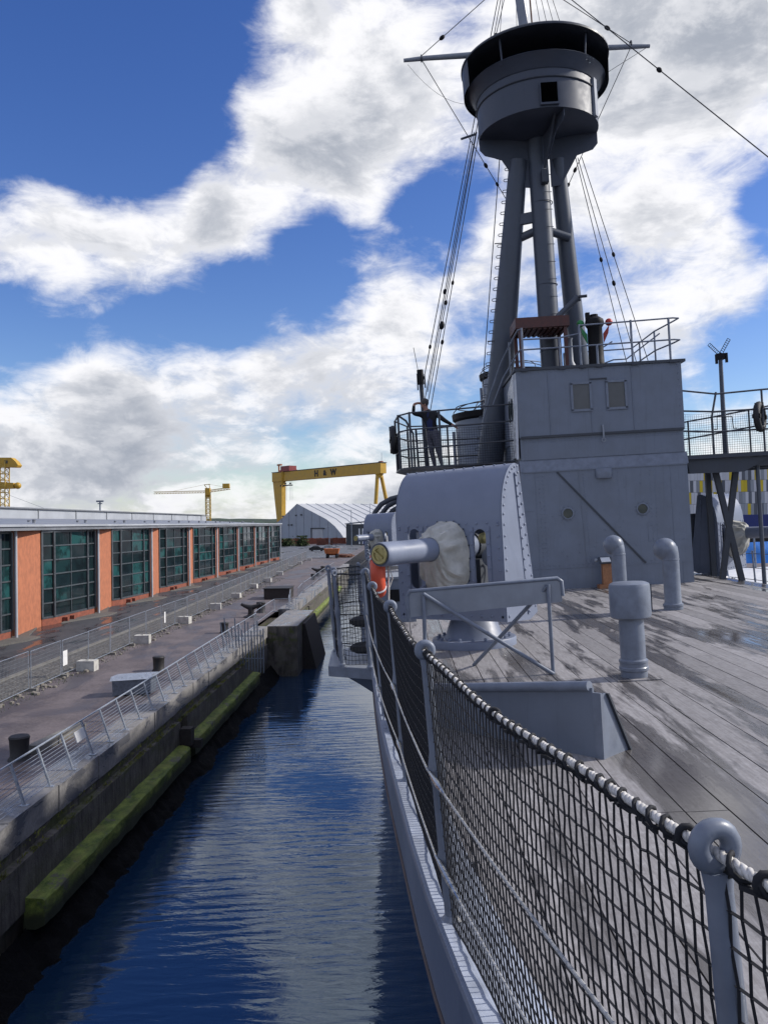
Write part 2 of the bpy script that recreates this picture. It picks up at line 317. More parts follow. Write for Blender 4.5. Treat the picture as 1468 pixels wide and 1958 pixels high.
# ------------------------------------------------------------------ mesh helpers
ORG = {}
class MB:
    def __init__(s): s.v = []; s.f = []; s.sm = []
    def add(s, vs, fs, smooth=False):
        o = len(s.v); s.v += [Vector(p) for p in vs]
        s.f += [tuple(i+o for i in f) for f in fs]; s.sm += [smooth]*len(fs); return s
    def box(s, c, d, rz=0, M=None):
        x, y, z = (q/2 for q in d); vs = [Vector((a*x, b*y, e*z)) for e in (-1, 1) for b in (-1, 1) for a in (-1, 1)]
        if rz: vs = [Matrix.Rotation(rz, 3, 'Z') @ p for p in vs]
        if M is not None: vs = [M @ p for p in vs]
        c = Vector(c)
        return s.add([p+c for p in vs], [(0, 2, 3, 1), (4, 5, 7, 6), (0, 1, 5, 4), (2, 6, 7, 3), (0, 4, 6, 2), (1, 3, 7, 5)])
    def bar(s, a, b, w, h, up=(0, 0, 1)):
        a, b = Vector(a), Vector(b); t = (b-a).normalized(); up = Vector(up)
        if abs(t.dot(up)) > .98: up = Vector((0, 1, 0))
        r = t.cross(up).normalized()*w/2; u = r.cross(t).normalized()*h/2
        vs = [p+i*r+j*u for p in (a, b) for i, j in ((-1, -1), (1, -1), (1, 1), (-1, 1))]
        return s.add(vs, [(0, 1, 2, 3), (7, 6, 5, 4), (0, 4, 5, 1), (1, 5, 6, 2), (2, 6, 7, 3), (3, 7, 4, 0)])
    def tube(s, pts, r, n=8, caps=True, closed=False):
        P = [Vector(p) for p in pts]; k = len(P); rr = r if isinstance(r, (list, tuple)) else [r]*k
        t0 = (P[1]-P[0]).normalized(); u = t0.orthogonal().normalized(); rings = []; pt = t0
        for i in range(k):
            if closed: t = (P[(i+1) % k]-P[i-1]).normalized()
            elif i == 0: t = t0
            elif i == k-1: t = (P[i]-P[i-1]).normalized()
            else: t = ((P[i+1]-P[i]).normalized()+(P[i]-P[i-1]).normalized()).normalized()
            if t.length < .5: t = pt
            u = (u - t*u.dot(t)); u = u.normalized() if u.length > 1e-6 else t.orthogonal().normalized()
            q = t.cross(u); pt = t
            rings.append([P[i]+(u*math.cos(2*math.pi*j/n)+q*math.sin(2*math.pi*j/n))*rr[i] for j in range(n)])
        vs = [p for ring in rings for p in ring]; fs = []
        for i in range(k if closed else k-1):
            a, b = i*n, ((i+1) % k)*n
            fs += [(a+j, a+(j+1) % n, b+(j+1) % n, b+j) for j in range(n)]
        s.add(vs, fs, n > 4)
        if caps and not closed:
            o = len(s.v)-len(vs)
            s.f += [tuple(o+j for j in reversed(range(n))), tuple(o+(k-1)*n+j for j in range(n))]; s.sm += [False, False]
        return s
    def lathe(s, prof, n=24, at=(0, 0, 0), M=None, smooth=True, a0=0, a1=2*math.pi):
        at = Vector(at); full = abs(a1-a0-2*math.pi) < 1e-6; m = n if full else n+1; vs = []
        for r, z in prof:
            for j in range(m):
                a = a0+(a1-a0)*j/n; p = Vector((r*math.cos(a), r*math.sin(a), z))
                vs.append((M @ p if M is not None else p)+at)
        fs = []
        for i in range(len(prof)-1):
            for j in range(n):
                j2 = (j+1) % m
                fs.append((i*m+j, i*m+j2, (i+1)*m+j2, (i+1)*m+j))
        return s.add(vs, fs, smooth)
    def ball(s, c, r, n=12, sc3=(1, 1, 1), M=None):
        prof = [(max(1e-4, r*math.sin(math.pi*i/(n//2))), -r*math.cos(math.pi*i/(n//2))) for i in range(n//2+1)]
        S3 = Matrix.Diagonal(sc3); 
        if M is not None: S3 = M @ S3
        return s.lathe(prof, n, c, S3)
    def prism(s, poly, vec):
        P = [Vector(p) for p in poly]; n = len(P); vec = Vector(vec)
        return s.add(P+[p+vec for p in P], [tuple(reversed(range(n))), tuple(range(n, 2*n))]+[(i, (i+1) % n, n+(i+1) % n, n+i) for i in range(n)])
    def quad(s, *p): return s.add(p, [tuple(range(len(p)))])
    def torus(s, c, R1, r, axis='Z', n=20, k=8):
        M = {'Z': Matrix.Identity(3), 'X': Matrix.Rotation(R(90), 3, 'Y'), 'Y': Matrix.Rotation(R(90), 3, 'X')}[axis] if isinstance(axis, str) else axis
        pts = [Vector(c)+M @ Vector((R1*math.cos(2*math.pi*i/n), R1*math.sin(2*math.pi*i/n), 0)) for i in range(n)]
        return s.tube(pts, r, k, closed=True)
    def grid(s, xs, ys, fz):
        nx, ny = len(xs), len(ys)
        return s.add([fz(x, y) for y in ys for x in xs], [(j*nx+i, j*nx+i+1, (j+1)*nx+i+1, (j+1)*nx+i) for j in range(ny-1) for i in range(nx-1)], True)
    def xf(s, M): s.v = [M @ p for p in s.v]; return s
    def mesh(s, name, m, org=Vector()):
        me = bpy.data.meshes.new(name); me.from_pydata([p-org for p in s.v], [], s.f)
        me.polygons.foreach_set('use_smooth', s.sm); me.materials.append(MATS[m]); me.update()
        if any(s.sm) and len(s.f) < 6000: me.set_sharp_from_angle(angle=R(38))
        return me
    def build(s, name, m, parent, kind=None, label=None):
        o = bpy.data.objects.new(name, s.mesh(name, m, ORG.get(parent.name, Vector()) if parent else Vector()))
        col.objects.link(o)
        if parent: o.parent = parent; ORG[o.name] = ORG.get(parent.name, Vector())
        if kind: o['kind'] = kind
        if label: o['label'] = label
        return o
def tag(o, label, cat, group=None):
    o['label'] = label; o['category'] = cat
    if group: o['group'] = group
    return o
def thing(name, label, cat, base=(0, 0, 0), rz=0, frame=SHIP, group=None, local=False):
    """Empty at a thing's base; parts are given in frame coordinates unless local"""
    o = bpy.data.objects.new(name, None); col.objects.link(o); o.empty_display_size = .2
    o.matrix_world = frame @ Matrix.Translation(base) @ Matrix.Rotation(rz, 4, 'Z')
    ORG[o.name] = Vector() if local else Vector(base)
    return tag(o, label, cat, group)
def single(name, mb, m, label, cat, base, frame=SHIP, group=None):
    base = Vector(base); o = bpy.data.objects.new(name, mb.mesh(name, m, base)); col.objects.link(o)
    o.matrix_world = frame @ Matrix.Translation(base); return tag(o, label, cat, group)
def struct(name, mb, m, frame=LAND, kind='structure'):
    o = bpy.data.objects.new(name, mb.mesh(name, m)); col.objects.link(o); o.matrix_world = frame; o['kind'] = kind; ORG[o.name] = Vector(); return o
def inst(src, parent, M):        # a further piece sharing src's mesh
    o = src.copy(); col.objects.link(o); o.parent = parent; o.matrix_local = M; return o
def dup(root, loc, rz, frame, label, rot=None):
    r = root.copy(); col.objects.link(r); r.matrix_world = frame @ Matrix.Translation(loc) @ Matrix.Rotation(rz, 4, 'Z'); r['label'] = label
    for ch in list(root.children):
        c = ch.copy(); col.objects.link(c); c.parent = r
        for gch in list(ch.children):
            d = gch.copy(); col.objects.link(d); d.parent = c
    return r
def lerp(tab, y):
    if y <= tab[0][0]: return tab[0][1]
    for (a, u), (b, v) in zip(tab, tab[1:]):
        if y <= b: return u+(v-u)*(y-a)/(b-a)
    return tab[-1][1]
def hermite(tab, y):
    ys = [a for a, _ in tab]
    if y <= ys[0]: return tab[0][1]
    if y >= ys[-1]: return tab[-1][1]
    i = max(j for j in range(len(tab)-1) if ys[j] <= y)
    def sl(j):
        a, b = max(0, j-1), min(len(tab)-1, j+1); return (tab[b][1]-tab[a][1])/(ys[b]-ys[a])
    h = ys[i+1]-ys[i]; t = (y-ys[i])/h
    return (2*t**3-3*t*t+1)*tab[i][1]+(t**3-2*t*t+t)*h*sl(i)+(-2*t**3+3*t*t)*tab[i+1][1]+(t**3-t*t)*h*sl(i+1)

# ------------------------------------------------------------------ the setting: water, ground, roads, hills
sc.render.engine = 'CYCLES'
sc.cycles.use_denoising = True
sc.cycles.max_bounces = 6; sc.cycles.caustics_reflective = False; sc.cycles.caustics_refractive = False
QZ = 3.7            # quay level
QX = -10.2          # quay edge
struct('water', MB().quad((-200, -300, 0), (400, -300, 0), (400, 400, 0), (-200, 400, 0)), 'dock_water')
g_ = MB()
g_.quad((-6000, -300, QZ), (QX-1.0, -300, QZ), (QX-1.0, 300, QZ), (-6000, 300, QZ))
g_.quad((-6000, 300, QZ), (6000, 300, QZ), (6000, 9000, QZ), (-6000, 9000, QZ))
g_.quad((45, -300, QZ), (6000, -300, QZ), (6000, 300, QZ), (45, 300, QZ))
g_.quad((QX-1, 300, QZ), (45, 300, QZ), (45, 300, -2), (QX-1, 300, -2)); g_.quad((45, 300, QZ), (45, -300, QZ), (45, -300, -2), (45, 300, -2))
struct('ground', g_, 'quay_ground')
struct('gravel_verge', MB().quad((-17.2, -50, QZ+.004), (-17.6, 70, QZ+.004), (-19.4, 160, QZ+.004), (-22.4, 160, QZ+.004), (-20.0, 70, QZ+.004), (-19.7, -50, QZ+.004)), 'verge_gravel')
struct('road', MB().quad((-19.7, -50, QZ+.008), (-20.0, 70, QZ+.008), (-22.4, 160, QZ+.008), (-22.6, 184, QZ+.008), (-34, 184, QZ+.008), (-34, -50, QZ+.008)), 'road_asphalt')
struct('kerb', MB().bar((-19.75, -50, QZ+.06), (-20.05, 70, QZ+.06), .15, .14).bar((-20.05, 70, QZ+.06), (-22.4, 160, QZ+.06), .15, .14), 'concrete')
struct('car_park', MB().quad((-60, 184, QZ+.008), (-13.5, 184, QZ+.008), (-13.5, 290, QZ+.008), (-60, 290, QZ+.008)), 'far_yard')
hl = MB(); xs = [-2600+i*40 for i in range(90)]
def hill_z(x): return 18+22*max(0, mnoise.noise((x*.0016, 3.3, 0))+.35)+5*mnoise.noise((x*.02, 1, 0))+3*mnoise.noise((x*.07, 5, 0))
hl.grid(xs, [0, 1, 2, 3], lambda x, j: (x, 2900+j*160, QZ+hill_z(x)*(0, .6, 1, .1)[j]))
struct('hills', hl, 'hill_green')

# ------------------------------------------------------------------ quay wall
qw = thing('quay_wall', 'dark stained concrete dock wall with mossy green ledges above the water', 'quay wall', (QX, 18, 0), frame=LAND)
def qbox(x0, x1, y0, y1, z0, z1): return MB().box(((x0+x1)/2, (y0+y1)/2, (z0+z1)/2), (x1-x0, y1-y0, z1-z0))
y = -10.0; k = 0
while y < 150:
    L = 3.1 if y < 60 else 6.2
    if not (61 < y+L/2 < 72.5):
        o = qbox(-11.25, QX+.012*((k*7) % 5-2), y+.012, y+L-.012, 2.95, QZ+.012+.006*((k*5) % 3)).build('coping_slab', 'coping_concrete', qw)
    y += L; k += 1
qbox(-12, QX-.06, -12, 152, -1.5, 2.95).build('wall_face', 'quay_wall_stone', qw)
for y0, y1 in ((-12, 36.4), (37.6, 59.8), (74.2, 86), (87, 150)):
    qbox(QX-.06, -9.98, y0, y1, 1.3, 2.62).build('wall_beam', 'quay_wall_stone', qw)
def ledge(y0, y1, x1):
    m = MB(); n = max(6, int((y1-y0)/.25)); prof = [(-10.0, 1.66), (-9.8, 1.64), (x1-.05, 1.60), (x1-.005, 1.55), (x1, 1.30), (x1-.01, .92), (x1-.25, .85), (-10.05, .85)]
    vs = []
    for i in range(n+1):
        yy = y0+(y1-y0)*i/n
        for px, pz in prof:
            q = mnoise.noise((px*3, yy*1.3, pz*3)); vs.append((px+.05*q+.02*mnoise.noise((px*9, yy*6, pz*9)), yy, pz+.05*mnoise.noise((px*4, yy*.9, 7))+.02*mnoise.noise((px*9, yy*5, 2))))
    np_ = len(prof); fs = [(i*np_+j, (i+1)*np_+j, (i+1)*np_+(j+1), i*np_+j+1) for i in range(n) for j in range(np_-1)]
    fs += [tuple(range(np_)), tuple(n*np_+j for j in reversed(range(np_)))]
    return m.add(vs, fs, False)
for y0, y1, x1 in ((21.4, 36.1, -9.45), (37.2, 54.0, -9.5), (74.4, 87.5, -9.5), (88.5, 128, -9.6)):
    ledge(y0, y1, x1).build('algae_ledge', 'algae', qw)
MB().box((-9.72, 36.55, 1.95), (.5, .55, .75)).build('timber_stop', 'timber', qw); MB().box((-9.5, 36.9, 1.55), (.7, .35, .35)).build('timber_stop', 'timber', qw)
bt = MB(); bt.prism([(-10.3, 61.2, -1), (-7.95, 61.2, -1), (-7.95, 61.2, QZ), (-10.3, 61.2, QZ)], (0, 11.2, 0))
bt.build('buttress', 'quay_wall_stone', qw)
MB().box((-9.12, 66.8, QZ+.02), (2.3, 11.0, .04)).build('buttress_top', 'coping_concrete', qw)
MB().prism([(-7.94, 64.2, QZ-.15), (-7.75, 64.2, QZ-.15), (-6.75, 64.2, -.6), (-7.94, 64.2, -.6)], (0, 7.6, 0)).build('fender_slab', 'timber', qw)
sw = MB(); ny = 300
def weed(u, yy):
    x = -9.98+(1.0+.45*mnoise.noise((yy*.35, 2, 1))+.25*mnoise.noise((yy*1.7, 5, 1)))*u; z = .85-1.15*u+.16*mnoise.noise((x*5, yy*4, 3))+.09*mnoise.noise((x*11, yy*10, 3)); return (x, yy, z)
sw.grid([i/9 for i in range(10)], [1.5+i*.2 for i in range(ny)], weed)
struct('seaweed', sw, 'seaweed', kind='stuff')
st = MB(); rs = random.Random(3)
for i in range(260):
    y = 28+rs.random()**1.6*70; x = -16.9-rs.random()*1.2 + (.3 if rs.random() < .4 else 0); s = .05+.12*rs.random()**2
    st.ball((x, y, QZ+s*.25), s, 6, (1, 1, .6))
struct('rubble_stones', st, 'stone', kind='stuff')
gr = MB()
for i in range(2600):
    y = 26+rs.random()*90; x = -16.6-rs.random()*1.3; hgt = .05+.12*rs.random(); a = rs.random()*6.28; wd = .012
    dx, dy = math.cos(a)*wd, math.sin(a)*wd
    gr.add([(x-dx, y-dy, QZ), (x+dx, y+dy, QZ), (x+rs.uniform(-.05, .05), y+rs.uniform(-.05, .05), QZ+hgt)], [(0, 1, 2)])
struct('weedy_grass', gr, 'hedge', kind='stuff')
tu = MB()
for i in range(150):
    yc = 14+rs.random()**1.3*44
    for k in range(int(6+22*rs.random())):
        y = yc+rs.gauss(0, .16); x = -10.1+rs.uniform(-.08, .12); z = 2.62 if rs.random() < .8 else 2.95; h = .04+.13*rs.random(); a = rs.random()*6.28; q = .012+.01*rs.random()
        tu.add([(x-math.cos(a)*q, y-math.sin(a)*q, z), (x+math.cos(a)*q, y+math.sin(a)*q, z), (x+rs.uniform(-.03, .09), y+rs.uniform(-.06, .06), z+h*rs.uniform(.4, 1))], [(0, 1, 2)])
struct('wall_moss_tufts', tu, 'moss', kind='stuff')

# ------------------------------------------------------------------ railing along the quay edge
ra = thing('quay_railing', 'pale galvanised railing of leaning posts and many wires on the quay edge', 'railing', (-10.45, 17.4, QZ), frame=LAND)
pm = MB().bar((0, 0, 0), (-.38, 0, 1.12), .05, .09, (0, 1, 0)).box((0, 0, .012), (.22, .16, .024))
pm.add(*[[(0, 0, 0), (.01, 0, 0), (0, 0, .01)], [(0, 1, 2)]])
RB = Vector((-10.42, 0, QZ+.02)); first = None
ys = [17.4+1.65*i for i in range(23)]
for yy in ys:
    M = Matrix.Translation(Vector((RB.x, yy, RB.z))-ORG[ra.name])
    if first is None: first = pm.build('post', 'galv', None); first.parent = ra; first.matrix_local = M
    else: inst(first, ra, M)
def rp(t, yy): return (RB.x-.38*t, yy, RB.z+1.12*t)
MB().tube([rp(1.02, ys[0]-1), rp(1.02, ys[-1])], .03, 8).build('top_rail', 'galv', ra)
for i in range(10):
    MB().tube([rp(.08+.088*i, ys[0]-1), rp(.08+.088*i, ys[-1])], .0085, 5).build('wire', 'galv', ra)
sg = MB().prism([rp(.55, 26.4), rp(.55, 27.15), rp(.84, 27.15), rp(.84, 26.4)], (.03, 0, .01)); sg.v = [v+Vector((.03, 0, .01)) for v in sg.v]
sg.build('sign_plate', 'white_panel', ra)
# spiked palisade that blocks the quay edge
pl = thing('palisade_fan', 'blue grey fan of steel spikes fixed across the dock edge at the railing end', 'palisade', (-9.9, 51, 2.4), frame=LAND)
for i in range(14):
    t = i/13; x = -11.1+2.35*t; tilt = -.25*(1-t)*(1-t)
    m = MB().bar((x, 51+.03*(i % 2), 2.1+.55*(1-t)), (x+tilt*1.2, 51, 5.25+.35*math.sin(i*1.9)-.25*t), .075, .02, (0, 1, 0))
    m.build('spike', 'galv_dull', pl)
for z in (3.0, 4.4): MB().bar((-11.2, 51.06, z), (-8.75, 51.06, z), .05, .05).build('cross_rail', 'galv_dull', pl)

# ------------------------------------------------------------------ mesh site fence with concrete feet
def fence_x(y): return lerp([(20, -17.35), (75, -17.55), (100, -18.3), (130, -19.2), (175, -20.6)], y)
pmesh = MB(); W = 3.45; H = 1.85
for i in range(1, 26): pmesh.tube([(0, W*i/26, .12), (0, W*i/26, H)], .0055, 3, caps=False)
for i in range(1, 10): pmesh.tube([(0, 0, .12+(H-.12)*i/10), (0, W, .12+(H-.12)*i/10)], .005, 3, caps=False)
frame_m = MB().tube([(0, .02, .0), (0, .02, H), (0, W-.02, H), (0, W-.02, 0)], .021, 6).tube([(0, .02, .14), (0, W-.02, .14)], .018, 6)
foot_m = MB().box((0, 0, .07), (.62, .24, .14)).mesh('foot', 'concrete')
f_mesh, f_frame = pmesh.mesh('wire_mesh', 'fence_wire'), frame_m.mesh('frame', 'galv')
sf = thing('site_fence', 'long row of see-through wire mesh fence panels beside the road', 'fence', (fence_x(24), 24, QZ), frame=LAND)
y = 24.0
while y < 172:
    x0, x1 = fence_x(y), fence_x(y+3.5)
    fp0 = bpy.data.objects.new('fence_panel', f_frame); col.objects.link(fp0); fp0.parent = sf
    fp0.matrix_local = Matrix.Translation(Vector((x0, y, QZ))-ORG[sf.name]) @ Matrix.Rotation(math.atan2(-(x1-x0), 3.5)+R(rs.uniform(-1, 1)), 4, 'Z') @ Matrix.Rotation(R(rs.uniform(-1.5, 1.5)), 4, 'Y')
    for nm, me in (('wire_mesh', f_mesh), ('foot', foot_m)):
        o = bpy.data.objects.new(nm, me); col.objects.link(o); o.parent = fp0
        if nm == 'wire_mesh': o['kind'] = 'stuff'
    y += 3.52
def fpt(y, z): return Vector((fence_x(y)+.05, y, QZ+z))
for y, wd, ht in ((41.6, .55, .75), (59.6, .35, .8)):
    m = MB().prism([fpt(y, .55), fpt(y+wd, .55), fpt(y+wd, .55+ht), fpt(y, .55+ht)], (.02, 0, 0))
    single('fence_sign', m, 'white_panel', 'larger blank white sign on the near site fence' if y < 50 else 'narrow blank white sign on the site fence farther along', 'sign', fpt(y, .5), LAND)
bl_lab = ['nearest', 'second nearest', 'third nearest', 'fourth nearest', 'fifth nearest', 'sixth nearest', 'seventh nearest', 'eighth nearest', 'ninth nearest', 'tenth nearest', 'farthest']
for i, (x, y) in enumerate([(-16.81, 43.41), (-17.01, 53.28), (-17.1, 63.87), (-17.03, 74.3), (-17.38, 85.2), (-17.95, 98.2), (-17.97, 108.7), (-18.5, 122.9), (-19.25, 139.7), (-19.64, 155.7), (-19.5, 170.7)]):
    m = MB().box((x, y, QZ+.27), (.95, .62, .54), rz=R(rs.uniform(-8, 8))).box((x, y, QZ+.56), (.16, .1, .05))
    single('concrete_block', m, 'block_concrete', bl_lab[i]+' pale concrete ballast block at the foot of the site fence', 'block', (x, y, QZ), LAND, 'ballast blocks along the fence')

# bollards and dock furniture
def bollard(x, y, s, kind, label):
    m = MB()
    if kind == 'drum': m.lathe([(.001, .62), (.24, .62), (.27, .58), (.25, .5), (.23, .1), (.30, 0)], 16, (x, y, QZ))
    else:
        m.lathe([(.001, .55), (.16, .55), (.17, .4), (.16, .2), (.24, .1), (.42, .05), (.45, 0)], 16, (x, y, QZ))
        m.tube([(x-.55, y, QZ+.72), (x-.3, y, QZ+.6), (x, y, QZ+.5), (x+.3, y, QZ+.6), (x+.55, y, QZ+.72)], [.07, .11, .16, .11, .07], 10)
    if s != 1: m.v = [Vector((x+(v.x-x)*s, y+(v.y-y)*s, QZ+(v.z-QZ)*s)) for v in m.v]
    single('bollard', m, 'iron', label, 'bollard', (x, y, QZ), LAND, 'mooring bollards on the quay')
bollard(-12.7, 26.9, 1.25, 'drum', 'large black drum bollard at the left edge behind the railing')
bollard(-12.95, 43.2, 1.2, 'drum', 'black drum bollard just beyond the grey bin')
bollard(-12.7, 58.0, 1.2, 'drum', 'black drum bollard behind the spike palisade')
bollard(-12.6, 67.7, 1.5, 'horn', 'black two-horned mooring bollard beside the buttress')
bollard(-12.35, 71.0, 1.5, 'drum', 'tall black drum bollard right of the near horned bollard')
bollard(-12.5, 87.0, 1.4, 'drum', 'black drum bollard by the bent barriers')
bollard(-12.3, 112, 1.3, 'drum', 'small far black drum bollard left of the far horned one')
bollard(-12.5, 120, 1.6, 'horn', 'small far black horned bollard behind the barriers')
bollard(-12.7, 130, 1.5, 'drum', 'farthest black drum bollard on the quay')
b_ = thing('storage_bin', 'low grey lidded bin standing on the quay behind the railing', 'bin', (-12.4, 37.5, QZ), frame=LAND)
MB().prism([(-13.05, 36.6, QZ+.05), (-13.05, 37.4, QZ+.05), (-13.05, 37.5, QZ+.72), (-13.05, 36.5, QZ+.72)], (1.55, .5, 0)).build('body', 'galv_dull', b_)
MB().prism([(-13.12, 36.42, QZ+.73), (-13.12, 37.58, QZ+.73), (-13.12, 37.5, QZ+.86), (-13.12, 36.6, QZ+.9)], (1.7, .54, 0)).build('lid', 'galv', b_)
for dx in (-12.9, -11.7): MB().box((dx, 37.15, QZ+.03), (.12, .8, .06)).build('foot', 'iron', b_)
lowb = MB().box((-12.3, 29.0, QZ+.16), (.35, 3.2, .3), rz=R(-8)); single('concrete_kerb_piece', lowb, 'concrete', 'loose mossy kerb stone lying beside the left drum bollard', 'kerb stone', (-12.3, 29, QZ), LAND)
cv = thing('dark_crate', 'long dark rusty chest standing on the quay beyond the buttress', 'crate', (-12.6, 84, QZ), frame=LAND)
MB().box((-12.9, 85, QZ+.55), (2.6, 3.2, 1.0)).build('body', 'timber', cv); MB().box((-12.9, 85, QZ+1.09), (2.75, 3.4, .08)).build('lid', 'iron', cv)
for dx in (-14, -11.8): MB().box((dx, 85, QZ+.02), (.2, 3, .06)).build('runner', 'iron', cv)
# barriers beyond the palisade
def barrier(a, b, lab, h=1.1):
    a, b = Vector(a), Vector(b); r = thing('pedestrian_barrier', lab, 'barrier', a, frame=LAND, group='pedestrian barriers along the dock')
    u = Vector((0, 0, 1))
    MB().tube([a+u*.12, a+u*h, b+u*h, b+u*.12], .028, 6).tube([a+u*.2, b+u*.2], .02, 6).build('frame', 'galv', r)
    for i in range(1, 14): p = a.lerp(b, i/14); MB().tube([p+u*.2, p+u*h], .008, 4, caps=False).build('bar', 'galv', r)
    for p in (a, b): MB().bar(p+Vector((-.3, 0, .03)), p+Vector((.3, 0, .03)), .05, .05).build('foot', 'galv', r)
BX = [((-10.9, 54, QZ), (-10.9, 60.5, QZ)), ((-11.2, 61.5, QZ), (-11.3, 71.5, QZ)), ((-11.3, 71.8, QZ), (-9.5, 72.4, QZ)), ((-10.2, 72.8, QZ), (-10.6, 76, QZ)), ((-10.7, 77, QZ), (-11.3, 82, QZ)), ((-10.8, 84, QZ), (-11.2, 91, QZ)), ((-11.2, 92, QZ), (-11.3, 101, QZ)), ((-11.3, 102, QZ), (-11.5, 112, QZ)), ((-11.5, 113, QZ), (-11.6, 124, QZ)), ((-11.6, 125, QZ), (-11.7, 138, QZ))]
for i, (a, b) in enumerate(BX):
    barrier(a, b, ['nearest', 'second', 'third', 'fourth', 'fifth', 'sixth', 'seventh', 'eighth', 'ninth', 'last'][i]+' grey steel barrier on the dock edge counted from the palisade')

# ------------------------------------------------------------------ office building with sawtooth front
X0, Y0, BAY = -26.9, 56.0, 15.3
ob = thing('office_building', 'long low office with orange walls, slanted glass bays and grey metal roof', 'building', (-27.4, 56, QZ), frame=LAND)
ZT = 11.0; ZP = QZ+.62
pane_cache = {}
def facet(a, b, rows, cols, par, name='window'):
    """a glazed face from a to b (plan points): frame, bars, panes"""
    a, b = Vector((a[0], a[1], 0)), Vector((b[0], b[1], 0)); L = (b-a).length; t = (b-a)/L; nrm = Vector((t.y, -t.x, 0))
    if nrm.x < 0: nrm = -nrm
    fr = MB(); th = .10
    P = lambda s, z, o=0: a+t*s+nrm*o+Vector((0, 0, z))
    for s in (0, L): fr.bar(P(s, ZP), P(s, ZT), .3, .2, t)
    for z in (ZP, ZT): fr.bar(P(0, z), P(L, z), .16, .16)
    wobj = fr.build(name, 'window_frame', par)
    zs = [ZP+(ZT-ZP)*i/rows for i in range(rows+1)]
    for i in range(1, rows): MB().bar(P(.1, zs[i], .03), P(L-.1, zs[i], .03), .10, .10).build('bar', 'window_bar', wobj)
    for j in range(1, cols): MB().bar(P(L*j/cols, ZP, .02), P(L*j/cols, ZT, .02), .09, .09, t).build('mullion', 'window_bar', wobj)
    for i in range(rows):
        for j in range(cols):
            tl = nrm*rs.uniform(-.012, .012)
            q = MB().quad(P(L*j/cols+.05, zs[i]+.05)+tl, P(L*(j+1)/cols-.05, zs[i]+.05)-tl, P(L*(j+1)/cols-.05, zs[i+1]-.05)-tl, P(L*j/cols+.05, zs[i+1]-.05)+tl)
            q.build('pane', 'pane_glass', wobj)
eave = []
for k in range(-2, 8):
    yb = Y0+BAY*k
    A, B, C, Dd, Ee = (X0, yb+.6), (X0-1.0, yb+6.9), (X0-.6, yb+8.2), (X0-.17, yb+13.9), (X0-.05, yb+15.3)
    eave += [(A[0]+1.0, A[1]-.6), (B[0]+.35, B[1])]
    if k >= -1:
        MB().prism([(A[0], A[1], QZ), (B[0], B[1], QZ), (B[0], B[1], ZT+.2), (A[0], A[1], ZT+.2)], (-.3, 0, 0)).build('orange_wall', 'render_orange', ob)
        MB().prism([(p[0]-.25 if i < 4 else p[0]-1.2, p[1], QZ) for i, p in enumerate((B, C, Dd, Ee))]+[(Ee[0]-1.2, Ee[1], QZ), (B[0]-1.2, B[1], QZ)], (0, 0, .01)).build('floor_slab', 'concrete', ob)
        pm_ = MB()
        for p, q in ((B, C), (C, Dd), (Dd, Ee)): pm_.prism([(p[0]+.06, p[1], QZ), (q[0]+.06, q[1], QZ), (q[0]+.06, q[1], ZP-.09), (p[0]+.06, p[1], ZP-.09)], (-.35, 0, 0))
        pm_.build('plinth', 'brick_red', ob)
        facet(B, C, 6, 1, ob); facet(C, Dd, 6, 2, ob); facet(Dd, Ee, 6, 1, ob)
    if k >= 0:
        MB().tube([(X0+.32, yb, QZ), (X0+.32, yb, ZT+.2)], .11, 10).build('column', 'roof_pale', ob)
        MB().prism([(X0-.2, yb-6.6, QZ), (X0+1.75, yb-1.3, QZ), (X0+1.75, yb+.5, QZ), (X0+.7, yb+1.0, QZ), (X0-1.3, yb+7.2, QZ), (X0-2.2, yb+7.2, QZ), (X0-.7, yb, QZ)], (0, 0, .11)).build('apron', 'apron_concrete', ob)
        # brick piers that carry a slab at the foot of each bay
        for dy in (9.6, 10.9): MB().box((X0-.25, yb+dy, QZ+.22), (.5, .35, .4)).build('brick_pier', 'brick_red', ob)
    if k == 7: eave += [(X0+.65, yb+BAY-.3), (X0+.3, yb+BAY+.4)]
MB().tube([(X0+.32, Y0+BAY*8, QZ), (X0+.32, Y0+BAY*8, ZT+.2)], .11, 10).build('column', 'roof_pale', ob)
e = MB(); n = len(eave)
z0, z1 = ZT+.12, ZT+.42
vs = [(x, y, z0) for x, y in eave]+[(x, y, z1) for x, y in eave]+[(X0-18, y, z1+1.0) for x, y in eave]+[(x-1.6, y, z0) for x, y in eave]
fs = []
for i in range(n-1):
    fs += [(i, i+1, n+i+1, n+i), (n+i, n+i+1, 2*n+i+1, 2*n+i), (3*n+i, 3*n+i+1, i+1, i)]
fs.append((n-1, 4*n-1, 3*n-1, 2*n-1))
rf = e.add(vs, fs).build('roof', 'roof_metal', ob)
gt = MB()
for (xa, ya), (xb, yb) in zip(eave, eave[1:]): gt.bar((xa+.06, ya, z1+.05), (xb+.06, yb, z1+.05), .14, .16)
gt.build('gutter', 'roof_pale', rf)
for k in range(0, 24): MB().lathe([(.14, 0), (.14, .22), (.2, .25), (.001, .35)], 8, (X0-4-3*(k % 2), Y0-10+k*5.6, z1+.3)).build('roof_vent', 'roof_metal', rf)
bk = MB().prism([(-46, 50, QZ), (-46, 192, QZ), (-46, 192, 13.55), (-46, 50, 13.75)], (-26, 0, 0))
hall = thing('rear_hall', 'long grey flat roofed hall rising behind the office roof', 'building', (-46, 120, QZ), frame=LAND)
bk.build('wall', 'roof_pale', hall)
MB().box((-59, 121, 13.72), (26.6, 143, .16)).build('roof_edge', 'roof_metal', hall)
for i in range(12): MB().box((-45.96, 55+i*12, 12.9), (.1, .15, 1.4)).build('seam_post', 'roof_metal', hall)

